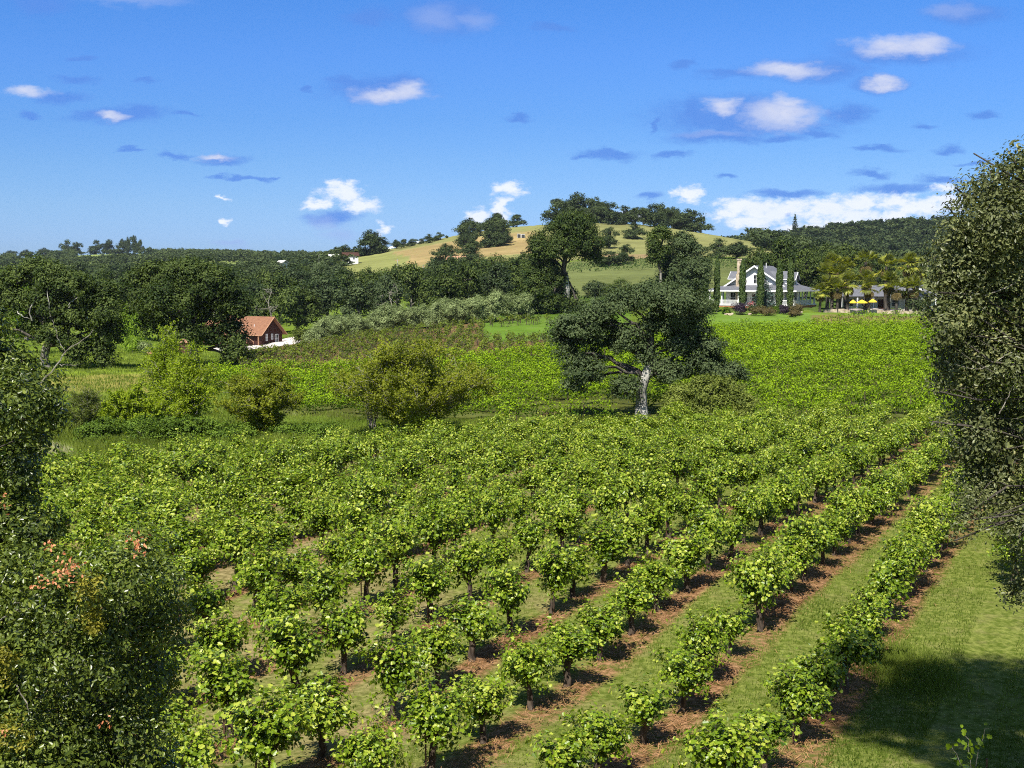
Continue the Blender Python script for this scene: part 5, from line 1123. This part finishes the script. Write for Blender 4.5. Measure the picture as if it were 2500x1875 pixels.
# ------------------------------------------------------------------ barn and yard
def barn():
    y = 240.0; x = xy(640, y); z = gz(x, y)
    r = house_root('barn', 'red brown timber barn with rust coloured shingle roof', 'barn', x, y, z, R(-33.5))
    L0, L1, W, e, a = -8.6, 2.5, 2.9, 2.65, 5.5            # local x along the ridge; gable end at L1
    g = Geo(); g.poly([(L1, -W, -.8), (L1, W, -.8), (L1, W, e), (L1, 0, a - .2), (L1, -W, e), (L0, -W, -.8), (L0, W, -.8), (L0, W, e), (L0, 0, a - .2), (L0, -W, e)],
        [(0, 1, 2, 3, 4), (6, 5, 9, 8, 7), (1, 6, 7, 2), (5, 0, 4, 9)]); part('wall', g, M_BROWNWOOD, r)
    g = Geo(); s = (a - e) / W; ov = .8; ex = W + .65; ez = e - .65 * s
    g.slab([(L0 - ov, -ex, ez), (L1 + ov, -ex, ez), (L1 + ov, 0, a), (L0 - ov, 0, a)], .16); g.slab([(L1 + ov, ex, ez), (L0 - ov, ex, ez), (L0 - ov, 0, a), (L1 + ov, 0, a)], .16); ro = part('roof', g, M_REDSHINGLE, r)
    g = Geo(); xb = L1 + ov + .03; g.tube([(xb, -ex, ez - .08), (xb, 0, a - .04), (xb, ex, ez - .08)], .10, 4); g.tube([(L0 - ov, -ex - .03, ez - .08), (xb, -ex - .03, ez - .08)], .07, 4); part('barge_board', g, M_TAN, ro)
    for vx in (-3.4, -.2): g = Geo(); g.tube([(vx, -1.9, e + .6), (vx, -1.9, e + 1.35)], .07, 6, cap=True); part('vent_pipe', g, M_WHITE, ro)
    window(r, L1, -1.35, .95, .34, 1.15, '+x'); window(r, L1, .1, 1.15, .34, .95, '+x'); window(r, L1, 1.35, .55, .75, 1.45, '+x')
    g = Geo(); x0 = L1 - .15; g.tube([(x0 - 4.6, -W - 1.2, .15), (x0 - 4.6, -W - 1.2, 1.75)], .06, 4); g.tube([(x0 - 2.5, -W - 1.2, .15), (x0 - 2.5, -W - 1.2, 1.75)], .06, 4)
    g.tube([(x0 - 4.6, -W - 1.2, 1.75), (x0 - 2.5, -W - 1.2, 1.75), (x0 - .6, -W - 1.2, .75)], .06, 4); g.tube([(x0 - 4.6, -W - 1.2, .75), (x0 - 2.5, -W - 1.2, .75)], .05, 4); g.tube([(x0 - .6, -W - 1.2, -.1), (x0 - .6, -W - 1.2, .75)], .05, 4); part('railing', g, M_TAN, r)
    g = Geo(); g.box((x0 - 4.7, -W - 1.25, -.6), (x0 - 2.4, -W - .01, .55)); 
    for i in range(4): g.box((x0 - 2.4 + .45 * i + .003, -W - 1.2, -.6), (x0 - 2.4 + .45 * (i + 1), -W - .06, .42 - .16 * i))
    part('steps', g, M_DARKWOOD, r)
    g = Geo(); g.box((x0 - .05, -W - .62, -.6), (x0 + .12, -W - .45, e - .45)); part('corner_post', g, M_TAN, r)
    g = Geo(); g.box((L0 - 6, -1.9, -.8), (L0 - .003, 2.2, 2.3)); wg = part('lean_to', g, M_BROWNWOOD, r)
    g = Geo(); g.slab([(L0 - 6.5, -3.0, 2.0), (L0 - ov - .01, -3.0, 2.0), (L0 - ov - .01, .4, 4.6), (L0 - 6.5, .4, 4.6)], .16); g.slab([(L0 - ov - .01, 3.2, 2.1), (L0 - 6.5, 3.2, 2.1), (L0 - 6.5, .4, 4.6), (L0 - ov - .01, .4, 4.6)], .16); part('lean_to_roof', g, M_REDSHINGLE, wg)
barn()
def sheet(name, pts, m, label, dz=.05, n=14):
    """a thin cover draped on the ground between two edges given as (u, near depth, far depth)"""
    g = Geo(); P = []
    us = np.linspace(pts[0][0], pts[-1][0], n * 2)
    for u in us:
        a = np.interp(u, [p[0] for p in pts], [p[1] for p in pts]); b = np.interp(u, [p[0] for p in pts], [p[2] for p in pts])
        for t in np.linspace(0, 1, n):
            yy = a + (b - a) * t; xx = (u - 1250) / F * yy; P.append((xx, yy, gz(xx, yy) + dz))
    N_ = len(us); i = np.arange(N_ - 1)[:, None] * n; j = np.arange(n - 1)[None]; f = np.stack([i + j, i + n + j, i + n + j + 1, i + j + 1], -1).reshape(-1, 4); g.add(P, f)
    tag(ob(name, g.mesh(name, m, True)), label, None, None, 'structure')
sheet('gravel_yard', [(500, 214, 232), (560, 216, 250), (650, 218, 250), (735, 224, 250)], M_GRAVEL, 'pale gravel yard in front of the barn')
sheet('patio', [(2060, 237.5, 254), (2240, 237.5, 254)], M_PATIO, 'stone patio in front of the guest house')
rg = np.random.default_rng(180); g = Geo(); lb = sph(rg, 60) * (1.9, 1.2, .9) * rg.uniform(.75, 1.1, (60, 1))
import bmesh
bm = bmesh.new(); [bm.verts.new(v) for v in lb if v[2] > -.4]; bmesh.ops.convex_hull(bm, input=bm.verts); me = bpy.data.meshes.new('clay_pile'); bm.to_mesh(me); bm.free(); me.materials.append(M_CLAY)
tag(ob('clay_pile', me, None, spot(382, 190)), 'heap of orange clay under the massive dark oak', 'clay pile')
def shed(u, y, lab):
    x, y, z = spot(u, y); o = thing('shed', lab, 'shed', (x, y, z), R(-20)); g = Geo(); g.box((-1.2, -.8, -.5), (1.2, .8, 1.9)); part('wall', g, M_DARKWOOD, o); g = Geo(); g.slab([(-1.4, -1, 1.9), (1.4, -1, 1.9), (1.4, 1, 2.3), (-1.4, 1, 2.3)], .1); part('roof', g, M_TAN, o)
shed(455, 196, 'small dark wooden shed behind the trunk of the massive dark oak')
# ------------------------------------------------------------------ far buildings, poles and fence
def far_house(u, y, w, h, d, m_wall, m_roof, lab, rz=0, lift=0):
    x, y, z = spot(u, y); o = thing('far_house', lab, 'house', (x, y, z + lift), rz); g = Geo(); g.box((-w/2, -d/2, -2), (w/2, d/2, h)); wl = part('wall', g, m_wall, o)
    g = Geo(); rr = h + d * .28; g.slab([(-w/2 - .6, -d/2 - .6, h - .1), (w/2 + .6, -d/2 - .6, h - .1), (w/2 + .6, 0, rr), (-w/2 - .6, 0, rr)], .25); g.slab([(w/2 + .6, d/2 + .6, h - .1), (-w/2 - .6, d/2 + .6, h - .1), (-w/2 - .6, 0, rr), (w/2 + .6, 0, rr)], .25); part('roof', g, m_roof, o)
    for k in (-.25, .2): window(o, k * w, -d/2, h * .3, w * .1, h * .4, '-y', None, 0)
far_house(857, 640, 7.5, 2.8, 6, M_WHITE, M_DARKWOOD, 'small white house with dark roof on the skyline beside a tall oak', R(15), 1.6)
far_house(817, 660, 4.5, 2.2, 5, M_WHITE, M_ROOFLIGHT, 'tiny pale cottage left of the small white skyline house', R(10), 2)
far_house(692, 560, 2.6, 2.0, 4, M_WHITE, M_ROOFLIGHT, 'small white gabled house among the trees at left centre', R(-25), 5.6)
far_house(1118, 520, 8, 2.0, 6, M_CREAM, M_TAN, 'tan low house among the oaks at the foot of the grassy hill', R(-8), 1)
def panel_pair():
    for u, lab in ((1267, 'left dark square panel high on the grassy hill'), (1277, 'right dark square panel high on the grassy hill')):
        ys = np.arange(520, 750, 2.0); dd = ground(pix(u, 581)[0] * ys, ys) / ys - pix(u, 581)[1]; y = float(ys[np.argmin(np.abs(dd))]); x, y, z = spot(u, y)
        o = thing('solar_panel', lab, 'panel', (x, y, z), .1); g = Geo(); g.box((-.85, -.05, .1), (.85, .05, 1.9)); part('panel', g, M_DARKMETAL, o); g = Geo(); g.box((-.98, -.02, -.3), (-.87, .06, 2.1)); g.box((.87, -.02, -.3), (.98, .06, 2.1)); g.box((-.869, -.02, 1.91), (.869, .06, 2.1)); part('frame', g, M_WHITE, o)
panel_pair()
def pole(u, y, top_v, lab, arm=True):
    x, y, z = spot(u, y); H = pix(u, top_v)[1] * y - z; o = thing('utility_pole', lab, 'utility pole', (x, y, z)); g = Geo(); g.tube([(0, 0, -.5), (0, 0, H)], [.22, .15], 6, cap=True); part('post', g, M_PALEBARK, o)
    if arm: g = Geo(); g.box((-1.1, -.08, H - .9), (1.1, .08, H - .7)); part('crossarm', g, M_TAN, o)
pole(524, 320, 637, 'pale utility pole rising above the oak behind the massive dark oak', False)
pole(972, 560, 632, 'utility pole with crossarm below the left end of the hill'); pole(1034, 540, 646, 'utility pole standing in the vines at the hill foot'); pole(781, 600, 622, 'thin utility pole left of the small white skyline house', False)
def ridge_fence():
    g = Geo(); gp = Geo(); us = np.linspace(948, 1036, 24); pts = []
    for u in us:
        x = xy(u, 742); pts.append((x, 742, gz(x, 742)))
    P = np.array(pts)
    for h in (.35, .75, 1.15): g.tube(P + (0, 0, h), .17, 4)
    o = thing('rail_fence', 'white rail fence running along the left ridge of the grassy hill', 'fence', (0, 0, 0)); part('rail', g, M_WHITE, o)
    for p in P[::2]: gp.box((p[0] - .1, p[1] - .1, p[2] - .3), (p[0] + .1, p[1] + .1, p[2] + 1.3))
    part('post', gp, M_WHITE, o)
ridge_fence()

# ------------------------------------------------------------------ close foliage that frames the view
def near_plant(name, label, cat, base, lobes, Y, m_leaf, m_bark, seed, clumps, leaves, leaf, rc, tmpl, r0, trunk, dead=None, twig=None, gold=None, low=-.9, dj=.5, lf=.2, world=()):
    """lobes: (u, v, ru, rv) in photo pixels at depth Y, spread dj metres in depth"""
    rg = np.random.default_rng(seed); m = Y / F; bx_, by_ = base; bz = gz(bx_, by_); o = thing(name, label, cat, (bx_, by_, bz)); lb = []
    for (u, v, ru, rv) in lobes:
        a, e = pix(u, v); yy = Y + rg.uniform(-dj, dj); lb.append((a * yy - bx_, yy - by_, e * yy - bz, ru * m, .5 * (ru + rv) * m, rv * m))
    wl = [(x - bx_, yy - by_, z - bz, r, r, r * .85) for x, yy, z, r in world]; lb += wl; lobes = list(lobes) + [(9999, 0, 0, 0)] * len(wl)
    gt, gc = Geo(), Geo(); limb_tree(gt, trunk, r0, lb, rg, 0, 3, 7, .004, .95, lf=lf)
    ins = [l for l, q in zip(lb, lobes) if -90 < q[0] < 2590 and -90 < q[1] < 1960]; outs = [l for l in lb if l not in ins]
    lobed_crown(gc, ins, clumps, leaves, leaf, rc, rg, tmpl, low=low, inner=.3, up=.35)
    if wl: lobed_crown(gc, wl, 2600, 26, .17, .5, rg, tmpl, low=low, inner=.2); outs = [l for l in outs if l not in wl]
    if outs: lobed_crown(gc, outs, clumps // 2, leaves, leaf * 2.0, rc * 1.7, rg, tmpl, low=low, inner=.3, up=.35)
    ob('trunk', gt.mesh(name + '_trunk', m_bark, True), o); ob('crown', gc.mesh(name + '_crown', m_leaf), o)
    def px3(u, v, dy): a, e = pix(u, v); yy = Y + dy; return np.array([a * yy - bx_, yy - by_, e * yy - bz])
    if dead:
        g = Geo()
        for (u, v, r, n) in dead:
            c = px3(u, v, -dj - .35); P = c + rg.normal(size=(n, 3)) * (r * m, .05, r * m); add_leaves(g, P, rg.normal(size=(n, 3)) + (0, -.8, .4), leaf * .85, OVAL, rg.random(n), 0, rg)
        tag(part('dead_leaves', g, M_DEADLEAF, o), 'sprays of dead orange leaves')
    if gold:
        g = Geo(); l2 = []
        for (u, v, ru, rv) in gold:
            c = px3(u, v, -dj - .25); l2.append((*c, ru * m, .12, rv * m))
        lobed_crown(g, l2, 60, 26, leaf * .8, rc * .6, rg, tmpl); tag(part('yellowing_leaves', g, M_GOLD, o), 'yellowing leaves')
    if twig:
        for path, r, lv in twig:
            g, gl = Geo(), Geo(); P = curve([px3(u, v, -dj * .6) for u, v in path], 14, .004, rg); g.tube(P, np.linspace(r, r * .25, 14), 5)
            if lv:
                q = P[rg.integers(4, 14, lv)] + rg.normal(size=(lv, 3)) * .05; add_leaves(gl, q, rg.normal(size=(lv, 3)) + (0, -.3, .6), leaf * rg.uniform(.7, 1.2, lv), tmpl, .5 + .5 * rg.random(lv), 0, rg)
            tw = part('bare_twig', g, M_TWIG, o)
            if gl.V: part('twig_leaves', gl, m_leaf, tw)
    return o
near_plant('oak_tree', 'dark live oak with small leaves hanging in along the right edge', 'oak tree', (7.6, 13.6),
    [(2490, 470, 60, 80), (2400, 520, 70, 80), (2450, 560, 90, 90), (2350, 640, 70, 80), (2310, 680, 45, 45), (2440, 700, 120, 110), (2340, 760, 55, 60), (2370, 830, 80, 70), (2310, 800, 30, 40), (2340, 900, 60, 70), (2450, 880, 120, 100), (2400, 980, 80, 80),
     (2380, 1080, 60, 70), (2480, 1060, 100, 110), (2380, 1180, 45, 45), (2440, 1190, 70, 70), (2365, 1225, 22, 30), (2490, 1290, 45, 50), (2385, 455, 22, 30), (2435, 445, 22, 35), (2492, 400, 18, 40), (2350, 575, 35, 40), (2272, 720, 14, 20), (2266, 770, 20, 14), (2258, 640, 16, 12), (2288, 950, 18, 22), (2300, 1040, 16, 16), (2325, 1130, 20, 14), (2340, 1280, 14, 22), (2412, 415, 10, 26), (2368, 480, 10, 18), (2462, 420, 10, 30), (2320, 590, 16, 14), (2500, 1390, 30, 70), (2470, 1270, 50, 50), (2300, 860, 22, 18), (2380, 1290, 16, 20), (2478, 1450, 16, 30),
     (2650, 560, 200, 200), (2700, 850, 220, 220), (2640, 1120, 160, 180), (2850, 420, 260, 240), (3000, 650, 280, 300), (3150, 200, 260, 300), (2560, 1340, 40, 70)],
    13.0, M_LIVEOAK, M_DARKBARK, 191, 2400, 22, .042, .19, OVAL, .15, [(0, 0, -.4), (.3, -.1, 3), (.5, -.3, 6.2), (.1, -.8, 11), (-1.2, -2.0, 15.5), (-2.6, -3.0, 18.5)],
    world=[(2.6, 11.5, 12.0, 1.5), (4.2, 12.5, 12.4, 1.9), (6.0, 13.0, 12.6, 2.0), (7.8, 12.5, 11.5, 2.2), (3.4, 9.5, 12.5, 1.8), (5.2, 9.5, 13.0, 2.2), (7.2, 9.5, 12.5, 2.2), (4.2, 7.2, 12.3, 1.7), (6.2, 6.8, 12.0, 2.0), (9.5, 13.5, 9.5, 2.2), (8.5, 12.5, 5.5, 1.9)],
    twig=[([(2480, 690), (2400, 720), (2330, 690)], .008, 0), ([(2470, 860), (2390, 900), (2300, 880)], .006, 5), ([(2440, 1010), (2480, 930)], .006, 0)])
near_plant('oak_tree', 'dark leafy oak on the left edge with one thin bare twig reaching out', 'oak tree', (-4.9, 10.2),
    [(20, 890, 70, 60), (80, 950, 60, 60), (30, 1000, 80, 80), (110, 1010, 40, 50), (60, 1080, 60, 50), (20, 1120, 60, 70), (60, 1170, 45, 50), (40, 1230, 60, 60), (80, 1290, 45, 50), (10, 1300, 80, 80), (-120, 950, 130, 140), (-150, 1200, 150, 160), (-60, 800, 60, 70), (-200, 1450, 170, 180)],
    10.0, M_LAUREL, M_DARKBARK, 192, 620, 34, .036, .13, OVAL, .12, [(0, 0, -.4), (.05, 0, 1.2), (.1, 0, 2.6), (.2, 0, 4.0)], dead=[(3, 1235, 8, 12), (0, 1210, 5, 5)],
    twig=[([(100, 935), (140, 890), (165, 855), (215, 820), (228, 800)], .006, 14), ([(160, 862), (140, 820), (128, 780)], .004, 12), ([(145, 890), (190, 892)], .004, 5), ([(95, 960), (130, 950), (165, 955)], .004, 12)])
near_plant('bush', 'large glossy dark green bush with dead orange leaves in the lower left corner', 'bush', (-3.0, 9.3),
    [(60, 1420, 130, 90), (150, 1480, 120, 100), (40, 1560, 140, 110), (180, 1600, 140, 110), (290, 1420, 90, 80), (340, 1340, 60, 60), (380, 1440, 70, 80), (300, 1520, 120, 90), (400, 1530, 60, 70), (260, 1700, 150, 110), (100, 1740, 170, 130), (350, 1640, 90, 90), (60, 1850, 180, 120), (240, 1840, 170, 110), (340, 1800, 70, 90), (-120, 1650, 150, 180), (-100, 1450, 130, 130), (100, 2000, 250, 130), (320, 1960, 150, 100)],
    9.0, M_LAUREL, M_TWIG, 193, 1800, 24, .035, .13, OVAL, .05, [(0, 0, -.3), (.05, 0, .4), (-.05, 0, 1.0), (-.1, 0, 1.8)],
    dead=[(158, 1400, 17, 60), (175, 1375, 10, 14), (100, 1425, 10, 18), (122, 1335, 7, 12), (333, 1325, 13, 34), (255, 1772, 6, 10), (10, 1785, 6, 6), (340, 1345, 8, 10)],
    gold=[(215, 1460, 22, 50), (225, 1530, 14, 40), (10, 1640, 18, 50), (20, 1800, 40, 40)],
    twig=[([(0, 1515), (40, 1490), (75, 1485), (100, 1470)], .006, 0), ([(40, 1670), (65, 1720), (80, 1742), (130, 1745)], .006, 0), ([(0, 1490), (60, 1495), (85, 1500)], .004, 0), ([(65, 1735), (67, 1775)], .003, 0), ([(190, 1390), (220, 1355)], .003, 0), ([(235, 1500), (260, 1480), (290, 1470)], .004, 0)])
# loose vine shoots at the bottom right
rg = np.random.default_rng(195); y = 20.6; x = xy(2425, y); z = gz(x, y); gt, gl = Geo(), Geo()
for k in range(9):
    e = np.array([rg.uniform(-.55, .5), rg.uniform(-.3, .2), rg.uniform(.7, 1.75)]); C = curve([(0, 0, .1), e * (.6, .6, .7), e + (rg.normal() * .15, 0, -.05)], 9, .02, rg); gt.tube(C, np.linspace(.009, .003, 9), 4)
    m = 16; q = C[rg.integers(2, 9, m)] + rg.normal(size=(m, 3)) * .06; add_leaves(gl, q, rg.normal(size=(m, 3)) + (0, -.3, .6), rg.uniform(.06, .13, m), LOBED, .4 + .5 * rg.random(m), 0, rg)
o = thing('young_vine', 'loose young vine shoots in shade at the bottom right corner', 'young vine', (x, y, z)); part('shoots', gt, M_TWIG, o); part('foliage', gl, M_VINE, o); ob('stake', STAKE, o)

# ------------------------------------------------------------------ the air between the camera and the hills
HZ = 0.000035
g = Geo(); g.box((-6200, -70, -24), (6200, 2560, 150)); me = g.mesh('haze', bpy.data.materials.new('haze_air')); m = me.materials[0]; m.use_nodes = True; nt = m.node_tree
for n_ in list(nt.nodes):
    if n_.type == 'BSDF_PRINCIPLED': nt.nodes.remove(n_)
pv = nt.nodes.new('ShaderNodeVolumePrincipled'); pv.inputs['Density'].default_value = HZ; pv.inputs['Color'].default_value = (0.72, 0.84, 1.0, 1); pv.inputs['Anisotropy'].default_value = 0.0
nt.links.new(pv.outputs[0], nt.nodes['Material Output'].inputs['Volume'])
tag(ob('haze', me), 'thin blue air over the far hills', 'haze', None, 'stuff')
